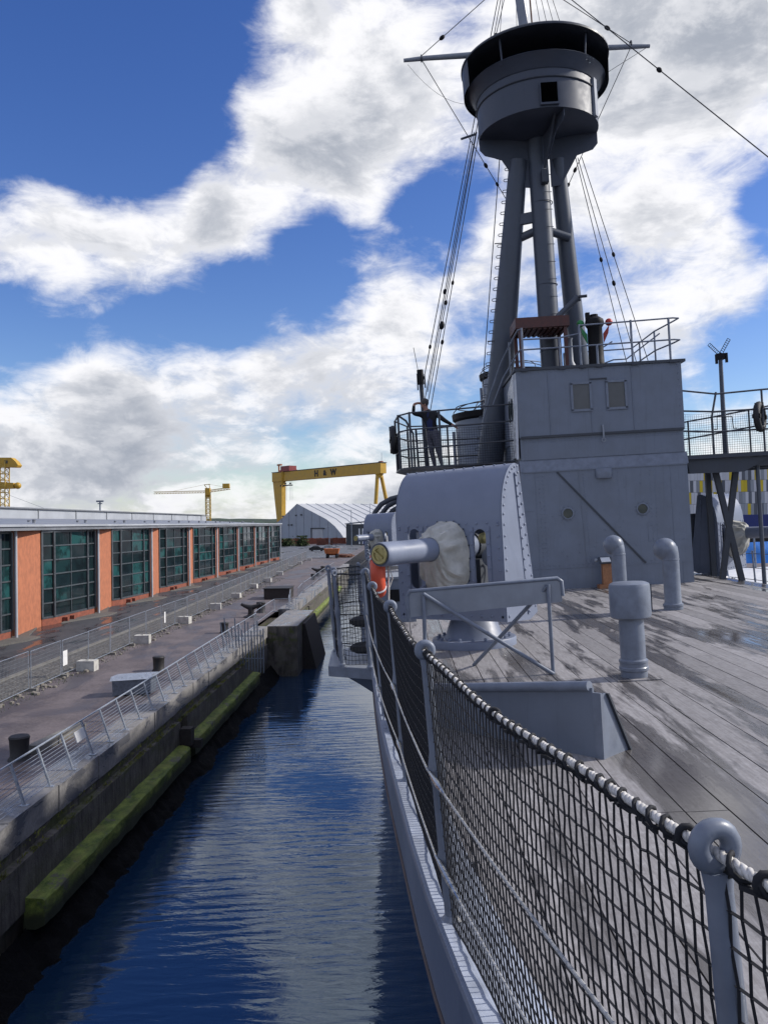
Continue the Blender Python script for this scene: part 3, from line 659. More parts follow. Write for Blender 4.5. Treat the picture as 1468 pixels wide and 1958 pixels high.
# ------------------------------------------------------------------ far yard: shed, stores, cars, fence
sh = thing('arched_shed', 'large pale arched shed with ribbed white roof behind the car park', 'shed', (-43, 358, QZ), frame=LAND)
La, Ra = Vector((-63, 384, 0)), Vector((-23.4, 334, 0)); gd = (Ra-La); gl = gd.length; gd.normalize(); rd = Vector((-gd.y, gd.x, 0)).normalized()
if rd.x < 0: rd = -rd
prof = [(0, 3.7), (.025, 8.5), (.07, 10.8), (.15, 12.6), (.41, 20.3), (.78, 13.2), (.88, 10.2), (.94, 7.6), (.985, 5.2), (1, 3.7)]
def shp(s, z, d): return La+gd*gl*s+rd*d+Vector((0, 0, z))
gab = MB(); gab.add([shp(s, z, 0) for s, z in prof], [tuple(range(len(prof)))]); gab.build('gable_wall', 'shed_wall', sh)
for i in range(24):
    d0, d1 = i*5.0, i*5.0+4.86
    m = MB(); vs = [shp(s, z+.05, d) for d in (d0, d1) for s, z in prof]; q = len(prof)
    m.add(vs, [(j, j+1, q+j+1, q+j) for j in range(q-1)]); m.build('roof_panel', 'shed_roof', sh)
    m2 = MB().tube([shp(s, z+.12, d1+.07) for s, z in prof], .14, 4); m2.build('roof_rib', 'shed_wall', sh)
MB().prism([shp(.60, 3.7, -.1), shp(.74, 3.7, -.1), shp(.74, 9.2, -.1), shp(.60, 9.2, -.1)], rd*.05).build('door', 'roof_pale', sh)
fr = MB().bar(shp(.60, 3.7, -.2), shp(.60, 9.4, -.2), .6, .3).bar(shp(.59, 9.4, -.2), shp(.76, 9.4, -.2), .3, .5); fr.build('door_frame', 'dark_wall', sh)
for s, z in ((.22, 15), (.40, 15.2), (.47, 15.4), (.30, 11), (.34, 11), (.12, 7.6)): MB().box(shp(s, z, -.15), (1.0, .5, .6), rz=math.atan2(gd.y, gd.x)).build('wall_vent', 'dark_wall', sh)
for s in (.1, .2, .3, .4, .5, .6, .7, .8, .9):
    zt = lerp(prof, s)-.1; MB().bar(shp(s, 3.8, -.06), shp(s, zt, -.06), .12, .08).build('cladding_seam', 'roof_metal', sh)
dk = thing('dark_store', 'small dark grey store with a low sloping roof right of the pale shed', 'building', (-16, 296, QZ), frame=LAND)
MB().prism([(-20.2, 292, QZ), (-20.2, 312, QZ), (-20.2, 312, 11.0), (-20.2, 292, 11.0)], (30, 0, 0)).build('wall', 'dark_wall', dk)
MB().prism([(-20.6, 291.5, 11.0), (11, 291.5, 14.2), (11, 291.5, 14.6), (-20.6, 291.5, 11.35)], (0, 21, 0)).build('roof', 'roof_metal', dk)
for x in (-15.5, -14.3, -12.6): MB().box((x, 291.9, QZ+3), (.5, .12, 5.5)).build('door_post', 'white_panel', dk)
MB().box((-13.5, 291.85, QZ+2.6), (1.3, .1, 4.6)).build('door', 'blue_band', dk)
pw = MB()
for i in range(30): pw.box((-52+i*1.03, 312, QZ+1.1), (1.0, .3, 2.1+.15*(i % 3)))
single('boundary_fence', pw, 'brick_red', 'brownish boundary fence running in front of the pale shed', 'fence', (-37, 312, QZ), LAND)
def bush(name, x, y, rx, rz, lab, seed):
    r_ = random.Random(seed); m = MB()
    for i in range(900):
        a, b, c = r_.gauss(0, .45), r_.gauss(0, .45), abs(r_.gauss(0, .5)); p = Vector((x+a*rx, y+b*1.2, QZ+min(1, c)*rz)); s = .12+.14*r_.random()
        q = Matrix.Rotation(r_.random()*6.28, 3, 'Z') @ Matrix.Rotation(r_.random()*3, 3, 'X')
        m.add([p+q @ Vector(v)*s for v in ((-1, -1, 0), (1, -1, 0), (1, 1, 0), (-1, 1, 0))], [(0, 1, 2, 3)])
    r = thing(name, lab, 'shrub', (x, y, QZ), frame=LAND)
    m.build('foliage', 'hedge', r); MB().tube([(x, y, QZ), (x+.1, y, QZ+rz*.5)], .08, 6).build('stem', 'timber', r)
bush('shrub', -40.5, 284, 3.2, 2.6, 'scruffy green shrub at the left end of the boundary fence', 1)
bush('shrub', -35.5, 288, 2.4, 3.4, 'taller brownish shrub beside the red container', 2)
ct = thing('red_container', 'low rust red container standing behind the parked cars', 'container', (-29, 296, QZ), frame=LAND)
MB().box((-28.3, 297, QZ+1.05), (5.6, 2.4, 2.1)).build('body', 'rust_brown', ct)
for i in range(9): MB().box((-30.9+i*.65, 295.76, QZ+1.05), (.12, .08, 1.9)).build('rib', 'crane_red', ct)
MB().box((-28.3, 297, QZ+2.14), (5.7, 2.5, .08)).build('roof', 'rust_brown', ct)
def car(x, y, rz, m, lab):
    r = thing('parked_car', lab, 'car', (x, y, QZ), rz, LAND, 'cars in the car park', local=True)
    side = [(-2.1, .28), (2.1, .28), (2.15, .62), (1.95, .84), (1.0, .95), (.45, 1.40), (-.95, 1.46), (-1.75, 1.0), (-2.12, .92), (-2.16, .5)]
    MB().prism([(px, -.86, pz) for px, pz in side], (0, 1.72, 0)).build('body', m, r)
    for s in (-1, 1):
        MB().prism([(.35, s*.865, .97), (.82, s*.865, .97), (.42, s*.8, 1.33), (-.85, s*.8, 1.38), (-1.5, s*.865, 1.0)], (0, s*.01, 0)).build('side_window', 'car_glass', r)
        for px in (-1.3, 1.32):
            wh = MB().lathe([(.001, -.1), (.32, -.1), (.33, .1), (.001, .1)], 14, (px, s*.8, .32), Matrix.Rotation(R(90), 3, 'X')).build('tyre', 'rubber', r)
            MB().lathe([(.001, -.02), (.19, -.02), (.2, 0)], 10, (px, s*.91, .32), Matrix.Rotation(R(90), 3, 'X')).build('rim', 'car_silver', wh)
        MB().box((2.1, s*.62, .66), (.12, .3, .12)).build('headlight', 'white_panel', r); MB().box((-2.1, s*.66, .76), (.1, .22, .16)).build('tail_light', 'crane_red', r)
    MB().prism([(1.02, -.7, .98), (1.02, .7, .98), (.5, .62, 1.37), (.5, -.62, 1.37)], (.01, 0, .01)).build('windscreen', 'car_glass', r)
car(-24.2, 230, R(8), 'car_black', 'dark estate car parked nearest the far fence'); car(-21.6, 240, R(8), 'car_silver', 'silver car parked just behind the dark one')
dm = thing('dumper_truck', 'small orange site dumper parked at the far end of the quay', 'dumper', (-15.8, 182, QZ), frame=LAND)
MB().prism([(-17.2, 181, QZ+1.0), (-14.4, 181, QZ+1.0), (-14.1, 181, QZ+2.1), (-17.5, 181, QZ+2.1)], (0, 2.6, 0)).build('skip', 'dumper_orange', dm)
MB().box((-15.8, 184.4, QZ+1.0), (1.6, 2.2, .9)).build('engine_cover', 'dumper_orange', dm)
for s in (-1, 1):
    for dy in (181.6, 184.8): MB().lathe([(.001, -.2), (.45, -.2), (.5, 0), (.45, .2), (.001, .2)], 14, (-15.8+s*1.05, dy, QZ+.5), Matrix.Rotation(R(90), 3, 'Y')).build('wheel', 'rubber', dm)
MB().tube([(-16.5, 184.2, QZ+1.4), (-16.5, 184.2, QZ+3.3), (-15.1, 184.2, QZ+3.3), (-15.1, 184.2, QZ+1.4)], .06, 6).build('roll_bar', 'iron', dm)
pile = MB()
for i in range(26): pile.box((-13.5+rs.uniform(-1.6, 1.6), 188+rs.uniform(-5, 5), QZ+.15+.35*rs.random()), (rs.uniform(.6, 2.2), rs.uniform(.6, 2.5), .3), rz=rs.random()*3)
struct('scrap_heap', pile, 'rust_brown', kind='stuff')
def lamp(x, y, h, lab, arm=2.4, side=-1):
    r = thing('lamp_post', lab, 'lamp post', (x, y, QZ), frame=LAND, group='lamp posts')
    MB().tube([(x, y, QZ), (x, y, QZ+h)], [.16, .09], 8).build('pole', 'galv_dull', r)
    MB().tube([(x, y, QZ+h-.1), (x+side*arm*.6, y, QZ+h+.05), (x+side*arm, y, QZ+h+.1)], .06, 6).build('arm', 'galv_dull', r); MB().box((x+side*(arm+.4), y, QZ+h+.08), (1.0, .35, .16)).build('lamp_head', 'galv', r)
lamp(-16.9, 270, 12.0, 'grey street lamp in front of the dark store'); lamp(-12.0, 300, 14.4, 'taller grey street lamp right of the dark store lamp')
lamp(-23.5, 262, 6.5, 'short lamp post at the foot of the shed', .8); lamp(-33, 192, 1.9, 'stub lamp post in the car park', .2)
# floodlight mast far behind the hall
fm = thing('floodlight_mast', 'thin floodlight mast rising above the far roofs', 'mast', (-129.5, 350, QZ), frame=LAND)
MB().tube([(-129.5, 350, QZ), (-129.5, 350, 22)], .35, 6).build('pole', 'galv_dull', fm); MB().box((-129.5, 350, 22.3), (3.0, 1, .7)).build('lamp_bar', 'galv_dull', fm); MB().box((-129.5, 350, 21.3), (1.8, .8, .4)).build('platform', 'galv_dull', fm)

# ------------------------------------------------------------------ cranes
gc = thing('gantry_crane', 'giant yellow gantry crane with black letters on its long girder', 'crane', (-66, 705, QZ), frame=LAND)
GL, GR = Vector((-118, 760, 0)), Vector((-14.8, 650, 0)); gt_ = (GR-GL).normalized(); gnn = Vector((gt_.y, -gt_.x, 0)); gnn = gnn if gnn.y < 0 else -gnn
def gp(t, z, o=0): return GL+gt_*t+gnn*o+Vector((0, 0, z))
GLn = (GR-GL).length
MB().prism([gp(0, 50.6, 3), gp(GLn, 50.6, 3), gp(GLn, 58.8, 3), gp(0, 58.8, 3)], gnn*-6).build('girder', 'crane_yellow', gc)
MB().bar(gp(-.5, 59.2, 0), gp(GLn+.5, 59.2, 0), 6.6, .5).build('girder_deck', 'dark_wall', gc)
MB().prism([gp(0, 50.7, 2.2), gp(14.5, 50.7, 2.2), gp(13.2, QZ, 2.2), gp(7.5, QZ, 2.2)], gnn*-4.4).build('leg', 'crane_yellow', gc, label='broad tapering box leg')
MB().tube([gp(GLn-5, 49, 2), gp(GLn-5.5, QZ, 6)], 1.5, 10).tube([gp(GLn-5, 49, -2), gp(GLn-5.5+7, QZ, -8)], 1.5, 10).build('leg', 'crane_yellow', gc, label='slim two-tube leg')
MB().lathe([(2.6, 0), (2.6, 1.8), (3.3, 2.4), (3.3, 3.4)], 14, gp(GLn-5, 47.4)).build('leg_head', 'crane_yellow', gc)
tr = MB().box(gp(22, 62.3), (13.5, 8, 3.6), rz=math.atan2(gt_.y, gt_.x)).build('trolley', 'crane_red', gc); MB().box(gp(22, 59.9), (15, 9, 1.4), rz=math.atan2(gt_.y, gt_.x)).build('trolley_base', 'crane_red', tr)
MB().bar(gp(18, 60, 3.6), gp(16.5, 47.5, 3.6), 1.6, 1.2).build('cable_arm', 'crane_yellow', tr)
MB().tube([gp(7, 59), gp(7, 65.5)], .7, 8).bar(gp(5, 66), gp(11, 66), 1.6, 1.4).build('jib', 'dumper_orange', gc)
for t in (13.5, 18.5, 26): 
    hk = MB().box(gp(t, 46.6, 1), (4.2, 1.6, 1.0)).box(gp(t, 48.2, 1), (1.6, 1.4, 1.2)).build('hook_block', 'dark_wall', gc)
for t in (18, 20, 25, 27, 29): MB().tube([gp(t, 50, 1), gp(t, 33, 1)], .10, 4).build('hoist_rope', 'galv_dull', gc)
MB().tube([gp(GLn-2, 59), gp(GLn-2, 67)], .15, 5).build('aerial', 'galv_dull', gc); MB().box(gp(GLn-3, 59.9), (3.5, 2, 1), rz=math.atan2(gt_.y, gt_.x)).build('beacon_box', 'crane_red', gc)
def letters(txt, M, size, parent, name, m, bold=.02):
    cu = bpy.data.curves.new(name, 'FONT'); cu.body = txt; cu.size = size; cu.align_x = 'CENTER'; cu.align_y = 'CENTER'; cu.extrude = size*.02; cu.offset = size*bold
    tmp = bpy.data.objects.new('tmp', cu); col.objects.link(tmp)
    me = bpy.data.meshes.new_from_object(tmp.evaluated_get(bpy.context.evaluated_depsgraph_get())); bpy.data.objects.remove(tmp); bpy.data.curves.remove(cu)
    me.materials.clear(); me.materials.append(MATS[m]); me.transform(Matrix.Translation(-ORG[parent.name]) @ M); me.name = name
    o = bpy.data.objects.new(name, me); col.objects.link(o); o.parent = parent; return o
for ch, t in (('H', 67.5), ('&', 79.3), ('W', 91)):
    p = gp(t, 54.6, 3.12); M = Matrix((( gt_.x, 0, gnn.x, p.x), (gt_.y, 0, gnn.y, p.y), (0, 1, 0, p.z), (0, 0, 0, 1)))
    letters(ch, M, 7.4 if ch != '&' else 6.2, gc, 'letter', 'text_black', .035)
def lattice(mb, a, b, w, n, r, up=(0, 1, 0)):
    a, b = Vector(a), Vector(b); t = (b-a).normalized(); s = t.cross(Vector(up)).normalized(); u = s.cross(t).normalized()
    c = [(s*i+u*j)*w/2 for i, j in ((-1, -1), (1, -1), (1, 1), (-1, 1))]
    for q in c: mb.tube([a+q, b+q], r, 4, caps=False)
    for i in range(n):
        p, p2 = a.lerp(b, i/n), a.lerp(b, (i+1)/n)
        for j in range(4):
            mb.tube([p+c[j], p2+c[(j+1) % 4]], r*.6, 3, caps=False); mb.tube([p+c[j], p+c[(j+1) % 4]], r*.6, 3, caps=False)
    return mb
tcx = thing('tower_crane', 'slim yellow tower crane with a long level lattice jib', 'crane', (-99.6, 420, QZ), frame=LAND)
lattice(MB(), (-99.6, 420, QZ), (-99.6, 420, 27), 2.2, 12, .22).build('tower', 'crane_yellow_pale', tcx)
lattice(MB(), (-99, 420, 28.6), (-127.4, 420, 28.4), 1.1, 20, .12, (0, 0, 1)).build('jib', 'crane_yellow_pale', tcx)
lattice(MB(), (-99, 420, 28.8), (-88.2, 420, 30.2), 1.1, 7, .14, (0, 0, 1)).build('counter_jib', 'crane_yellow_pale', tcx)
MB().box((-90.2, 420, 31.4), (3.4, 2, 2.4)).build('counterweight', 'crane_yellow', tcx); MB().box((-99.4, 419, 28.6), (2.4, 2.6, 3.6)).lathe([(1.5, 0), (1.2, 1.6)], 10, (-99.6, 420, 25.5)).build('cab', 'crane_yellow', tcx)
MB().bar((-99, 420, 29), (-101.5, 420, 32.2), .3, .3).bar((-98.4, 420, 29), (-98.9, 420, 32.4), .3, .3).bar((-101.5, 420, 32.2), (-98.4, 420, 32.4), .3, .3).tube([(-101.5, 420, 32.2), (-118, 420, 29)], .07, 4).tube([(-98.9, 420, 32.4), (-90, 420, 30.6)], .07, 4).build('tie_frame', 'crane_yellow_pale', tcx)
tl = thing('yellow_dock_crane', 'yellow lattice crane with two machinery houses at the left edge', 'crane', (-150, 300, QZ), frame=LAND)
lattice(MB(), (-147.3, 300, QZ), (-147.0, 300, 36), 3.4, 14, .22).build('tower', 'crane_yellow_pale', tl)
MB().prism([(-156, 298.5, 34.2), (-141.2, 298.5, 33.6), (-140.6, 298.5, 34.4), (-141.6, 298.5, 35.8), (-143.2, 298.5, 37.2), (-156, 298.5, 37.4)], (0, 3.4, 0)).build('upper_house', 'crane_yellow', tl)
MB().prism([(-156, 298.5, 25.7), (-142.4, 298.5, 25.9), (-142.4, 298.5, 27.9), (-150, 298.5, 28.6), (-156, 298.5, 28.6)], (0, 3.0, 0)).build('lower_house', 'crane_yellow', tl)
MB().ball((-141.2, 299.5, 26.9), 1.25, 14).build('ball_counterweight', 'crane_yellow', tl)
MB().box((-146.5, 300, 14.8), (5.5, 4, 1.2)).build('platform', 'crane_yellow', tl)
MB().tube([(-146, 300, 24), (-110, 300, 10)], .06, 4).build('stay_cable', 'galv_dull', tl)
for dx in (-145, -148.5, -152): MB().box((dx, 298.4, 35.6), (1.3, .1, 1.1)).build('window', 'car_glass', tl)

# ------------------------------------------------------------------ building across the dock with patterned cladding
cb = thing('clad_building', 'large building clad in yellow, white and grey panels beyond the dock', 'building', (80, 205, QZ), frame=LAND)
MB().box((85, 212, 13), (46, 12, 18.6)).build('wall', 'dark_wall', cb)
pan = {}
for m in ('clad_white', 'clad_grey', 'clad_mid', 'clad_yellow'): pan[m] = MB().box((0, 0, 0), (.74, .12, 2.86)).mesh('cladding_panel', m)
rc = random.Random(11)
for r_ in range(4):
    for c in range(44):
        m = rc.choices(['clad_white', 'clad_mid', 'clad_grey', 'clad_yellow'], [40, 16, 26, 18])[0]
        if c % 2 == 0 and m == 'clad_grey': m = 'clad_white'
        o = bpy.data.objects.new('cladding_panel', pan[m]); col.objects.link(o); o.parent = cb; o.location = Vector((63+c*.78+.26*(r_ % 2), 205.9, 13.4+2.92*r_))-ORG[cb.name]
MB().box((80, 205.8, 10.4), (40, .3, 3.4)).build('blue_band', 'blue_band', cb)
MB().box((80, 205.7, 6.2), (40, .3, 5)).build('glass_front', 'car_glass', cb)

# ================================================================== THE SHIP (ship coordinates: x to the right, y aft, z above the deck)
EDGE = [(-9, 4.4), (-4, 2.55), (-.7, 1.06), (1.3, .43), (3.38, .06), (5.22, -.13), (7, -.28), (9.3, -.43), (12, -.57), (16, -.75), (20, -.92), (30, -1.3), (45, -1.7), (60, -1.85), (115, -1.85)]
WL = [(-9, 4.5), (0, 3.4), (10, 2.0), (18.6, .95), (29.7, -.45), (39.5, -1.1), (59, -1.85), (115, -1.85)]
CXS = 4.5
def xe(y): return hermite(EDGE, y)
def xw(y): return hermite(WL, y)
def dz(x, y): return -.058*max(0, x-6.3)**2-.0006*max(0, y-18)**2
hull = thing('ship_hull', 'blue grey steel hull side of the warship rising from the dark water', 'ship hull', (CXS, 30, -9.5))
ysec = [-9+.6*i for i in range(46)]+[19+3*i for i in range(33)]
zsec = [(0, 0), (.041, .0), (.055, .055), (.15, .21), (.35, .42), (.6, .64), (.82, .84), (.93, .935), (1.0, 1.0), (1.2, 1.1)]
MB().tube([(xe(y), y, -.425) for y in ysec[4:62]], .014, 6).build('rubbing_strake', 'boot_topping', hull)
for sgn, nm in ((1, 'starboard'), (-1, 'port')):
    up, lo = MB(), MB()
    def hp(y, i):
        t, q = zsec[i]; x = xe(y)+(xw(y)-xe(y))*q; return (CXS+(x-CXS)*sgn, y, dz(2*CXS-xe(y) if sgn < 0 else 0, y)-.02-9.65*t)
    for mb, rows, m in ((up, range(0, 8), 'hull_paint'), (lo, range(7, 10), 'boot_topping')):
        rows = list(rows)
        vs = [hp(y, i) for y in ysec for i in rows]; q = len(rows)
        mb.add(vs, [((a*q+j, (a+1)*q+j, (a+1)*q+j+1, a*q+j+1) if sgn > 0 else (a*q+j, a*q+j+1, (a+1)*q+j+1, (a+1)*q+j)) for a in range(len(ysec)-1) for j in range(q-1)], True)
        mb.build('side_plating' if m == 'hull_paint' else 'boot_topping', m, hull)
    m = MB()   # rounded gunwale bar and pale waterway inside it
    pts = [(CXS+(xe(y)-CXS)*sgn, y, dz(2*CXS-xe(y) if sgn < 0 else 0, y)+.005) for y in ysec[:60]]
    m.tube(pts, .022, 8); m.build('gunwale', 'hull_paint', hull)
    g2 = MB(); q = 3
    vs = [(CXS+(xe(y)+d-CXS)*sgn, y, dz(2*CXS-xe(y)-d if sgn < 0 else 0, y)+zz) for y in ysec[:60] for d, zz in ((.0, .03), (.24, .018), (.26, -.02))]
    g2.add(vs, [((a*q+j, a*q+j+1, (a+1)*q+j+1, (a+1)*q+j) if sgn > 0 else (a*q+j, (a+1)*q+j, (a+1)*q+j+1, a*q+j+1)) for a in range(59) for j in range(2)]).build('waterway', 'gutter', hull)
# deck: dark caulking bed with planks laid on it
dk_ = MB(); dyy = [-6+.5*i for i in range(92)]
for a, b in zip(dyy, dyy[1:]):
    xs = lambda y: [xe(y)+.1, 6.3, 7.4, 8.3, 9.0, 9.6-xe(y)*.9-.0+(-.8)]
    A_, B_ = xs(a), xs(b); A_[-1] = 2*CXS-xe(a)-.1; B_[-1] = 2*CXS-xe(b)-.1
    for i in range(5): dk_.quad((A_[i], a, dz(A_[i], a)-.012), (A_[i+1], a, dz(A_[i+1], a)-.012), (B_[i+1], b, dz(B_[i+1], b)-.012), (B_[i], b, dz(B_[i], b)-.012))
deck = struct('deck', dk_, 'caulk', SHIP); rp_ = random.Random(5)
PW, GAP = .236, .009
x = -1.16; pi_ = 0
def edge_y(x):           # where the deck edge crosses this x, going aft
    y = -6.0
    while y < 40 and xe(y)+.03 > x: y += .1
    return y
far_pl = MB()
while x < 9.7:
    xa, xb = x+GAP/2, x+PW-GAP/2
    ys0 = max(edge_y(xa), .4 if x < 5 else 3.0)
    def zc(px, py): return dz(px, py)
    y = ys0; nxt = ys0+rp_.uniform(1.2, 5.2)
    while y < 31:
        ye = min(nxt, 31.2); g2 = .004
        lift = rp_.uniform(-.0012, .0012)
        nseg = 1 if ye < 18 else 2
        yl = [y+g2+(ye-y-2*g2)*i/nseg for i in range(nseg+1)]
        m = MB()
        vs = [(px, py, zc(px, py)+lift-d) for py in yl for px, d in ((xa, 0), (xb, 0), (xb, .011), (xa, .011))]
        fs = [(i*4+j, i*4+(j+1) % 4, (i+1)*4+(j+1) % 4, (i+1)*4+j) for i in range(nseg) for j in range(4)]
        fs = [tuple(reversed(f)) for f in fs]+[(0, 1, 2, 3), tuple(nseg*4+j for j in (3, 2, 1, 0))]
        if 2*CXS-xe(ye)-.25 > xb:
            m.add(vs, fs); m.build('plank', 'deck_wood', deck); pi_ += 1
        y = ye; nxt = ye+rp_.uniform(4.4, 6.2)
    x += PW
# ------------------------------------------------------------------ guard rail with netting on the near side
def ss_(a, b, n): return [a+(b-a)*i/n for i in range(n+1)]
RAIL = [(1.22, -.9), (.50, 1.30), (.11, 3.38), (-.06, 5.22), (-.24, 7.0), (-.40, 9.25)]
gr_ = thing('guard_rail', 'grey stanchions, rope and black netting along the near ship side', 'guard rail', (.11, 3.38, 0))
def stanchion(parent, x, y, tx, ty, h=1.12, fine=True, m='paint_small'):
    lean = -.045; tdir = Vector((tx, ty, 0)).normalized(); nrm = Vector((-tdir.y, tdir.x, 0))
    if nrm.x > 0: nrm = -nrm
    def P(z): return Vector((x, y, z))+nrm*(.045*z)
    hs = [0, .22, .25, .28, .31, .57, .60, .64, .67, .71, h-.06, h-.03]
    rr = [.028, .027, .032, .036, .028, .026, .032, .037, .032, .0245, .0215, .025]
    mb = MB().tube([P(z) for z in hs], rr, 14 if fine else 8)
    mb.lathe([(.045, 0), (.045, .03), (.028, .05), (.028, .10)], 12, P(0))
    rm = Matrix((nrm, Vector((0, 0, 1)), tdir)).transposed()
    mb.torus(P(h+.005), .028, .0165, rm, 20 if fine else 12, 10 if fine else 6)
    return mb.build('stanchion', m, parent)
for i, (x, y) in enumerate(RAIL):
    a = RAIL[max(0, i-1)]; b = RAIL[min(len(RAIL)-1, i+1)]; stanchion(gr_, x, y, b[0]-a[0], b[1]-a[1])
def rail_pt(u):          # u in segments, plan position
    i = min(int(u), len(RAIL)-2); f = u-i; a, b = RAIL[i], RAIL[i+1]; bow = .0
    return a[0]+(b[0]-a[0])*f, a[1]+(b[1]-a[1])*f, f
def rope_pt(u, z0=1.115, sag=.035):
    x, y, f = rail_pt(u); zz = z0-sag*4*f*(1-f)*(1+.25*math.sin(u*9)); return Vector((x-.045*zz, y, zz))
n_r = 420; us = [5*i/n_r for i in range(n_r+1)]
core = [rope_pt(u) for u in us]
rp3 = [MB(), MB(), MB()]; lash = MB(); acc_l = 0
fine = [5*i/1500 for i in range(1501)]; fp = [rope_pt(u) for u in fine]
s_acc = [0]
for a, b in zip(fp, fp[1:]): s_acc.append(s_acc[-1]+(b-a).length)
rope_m = MB()
for k in range(3):
    pts = []
    for p, s, i in zip(fp, s_acc, range(len(fp))):
        t = (fp[min(i+1, len(fp)-1)]-fp[max(i-1, 0)]).normalized(); u = Vector((0, 0, 1)).cross(t).normalized(); v = t.cross(u); a = s*2*math.pi/.045+k*2.094
        pts.append(p+(u*math.cos(a)+v*math.sin(a))*.0045)
    rope_m.tube(pts, .0058, 5)
rope_m.build('rope', 'rope', gr_)
pts = []; rl = random.Random(2); lm = MB()
ph = 0
for p, s, i in zip(fp, s_acc, range(len(fp))):
    t = (fp[min(i+1, len(fp)-1)]-fp[max(i-1, 0)]).normalized(); u = Vector((0, 0, 1)).cross(t).normalized(); v = t.cross(u)
    a = s*2*math.pi/.058+1.2*math.sin(s*7)+.6*math.sin(s*23); pts.append(p+(u*math.cos(a)+v*math.sin(a))*(.0135+.002*math.sin(s*31))-Vector((0, 0, .002)))
lm.tube(pts, .0042, 5)
for i in range(0, len(fp)-1, 5):     # bunched top edge of the net hanging just under the rope
    p = fp[i]; lm.tube([p+Vector((rl.uniform(-.006, .006), 0, -.014-rl.random()*.012)), fp[min(i+6, len(fp)-1)]+Vector((rl.uniform(-.006, .006), 0, -.014-rl.random()*.012))], .0055, 4)
for u in (.95, 1.035, 1.97, 2.03, 2.97, 1.55):
    p = rope_pt(u); lm.torus(p, .015, .006, Matrix.Rotation(R(80), 3, 'X'), 10, 6)
lm.build('rope_lashing', 'net', gr_)
# lower guard wires and the net
def wire_pts(z): return [Vector((rail_pt(u)[0]-.045*z-.040, rail_pt(u)[1], z-.02*4*rail_pt(u)[2]*(1-rail_pt(u)[2]))) for u in ss_(0, 4.999, 60)]
for z, r_ in ((.64, .0048), (.28, .0046)):
    m = MB().tube(wire_pts(z), r_, 8); m.build('guard_wire', 'wire_rope', gr_)
for u0, z in ((2.10, .28), (2.06, .64), (3.1, .28), (3.1, .64), (4.08, .28), (1.12, .28)):
    a = Vector(wire_pts(z)[0]); P = lambda u: Vector((rail_pt(u)[0]-.045*z-.040, rail_pt(u)[1], z-.02*4*rail_pt(u)[2]*(1-rail_pt(u)[2])))
    q = -.18 if u0 < 2.2 and z < .5 and u0 > 2 else -.1
    MB().tube([P(u0-.09), P(u0-.10+q*.3), P(u0-.10+q*.6), P(u0-.10+q)], [.006, .012, .012, .006], 8).build('turnbuckle', 'shackle', gr_)
CELL = .0345
tot = 0; cum = [0]
for a, b in zip(RAIL, RAIL[1:]): tot += math.hypot(b[0]-a[0], b[1]-a[1]); cum.append(tot)
def u_of(s):
    for i in range(len(cum)-1):
        if s <= cum[i+1]: return i+(s-cum[i])/(cum[i+1]-cum[i])
    return len(cum)-1.0001
net = MB(); rn = random.Random(8); ncol = int(tot/CELL); nrow = 19; K = {}
def strand(a, b, r=.0029):
    t = (b-a)
    if t.length < 1e-5: return
    t.normalize(); u = t.orthogonal().normalized(); v = t.cross(u)
    c = [(u*math.cos(q)+v*math.sin(q))*r for q in (0, 2.094, 4.189)]
    net.add([a+x for x in c]+[b+x for x in c], [(0, 1, 4, 3), (1, 2, 5, 4), (2, 0, 3, 5)])
for c in range(ncol+1):
    for r_ in range(nrow+1):
        v = r_/nrow; s = c*CELL+(.10*CELL if (r_+c) % 2 else -.10*CELL)+rn.uniform(-.0015, .0015)+.003*math.sin(c*.11+r_*.35)
        s = min(max(s, 0), tot-.001); u = u_of(s); x, y, f = rail_pt(u)
        top = rope_pt(u).z-.02; zz = .035+(top-.035)*v+rn.uniform(-.003, .003)+.010*math.sin(c*.23+r_*.5)*(1-v)
        bel = .02*math.sin(math.pi*v)*math.sin(math.pi*f)
        K[c, r_] = Vector((x-.045*zz-.006-bel, y, zz))
for c in range(ncol+1):
    for r_ in range(nrow+1):
        q = .0032 if c*CELL < cum[2] else .0046
        if r_ < nrow: strand(K[c, r_], K[c, r_+1], q)
        if c < ncol and r_ < nrow: strand(K[c, r_], K[c+1, r_], q)
for c in range(ncol): strand(K[c, 0], K[c+1, 0], .0045)
net.build('netting', 'net', gr_, kind='stuff')

# ------------------------------------------------------------------ small side platform with its own rail
sp = thing('side_platform', 'small railed platform with net jutting over the water', 'platform', (-.7, 10.2, 0))
MB().prism([(-.42, 9.4, -.02), (-.95, 9.75, -.02), (-1.0, 10.9, -.02), (-.55, 11.3, -.02)], (0, 0, .03)).build('floor', 'paint_light', sp)
m = MB()
for a, b in (((-.42, 9.38), (-.96, 9.73)), ((-.96, 9.73), (-1.02, 10.9)), ((-1.02, 10.9), (-.55, 11.32))): m.bar((a[0], a[1], -.05), (b[0], b[1], -.05), .03, .12)
m.build('rim', 'paint_small', sp)
MB().prism([(-.42, 9.6, -.10), (-.85, 9.85, -.10), (-.62, 9.9, -.26), (-.44, 9.95, -.40)], (.03, 1.1, 0)).build('knee_bracket', 'hull_paint', sp)
SPR = [(-.46, 9.42, -.8, .5), (-.80, 9.66, -.5, .6), (-.97, 10.85, .2, 1), (-.62, 11.25, 1, .6), (-.84, 10.2, 0, 1)]
for x, y, tx, ty in SPR: stanchion(sp, x, y, tx, ty, 1.10, False)
rm_ = MB()
pr = [(-.46, 9.42), (-.80, 9.66), (-.90, 10.2), (-.97, 10.85), (-.62, 11.25), (-.6, 13)]
for z, r_ in ((1.09, .009), (.62, .006), (.28, .006)): rm_.tube([(x-.02, y, z) for x, y in pr], r_, 6)
rm_.build('guard_wire', 'wire_dark', sp)
net = MB(); ntl = 0
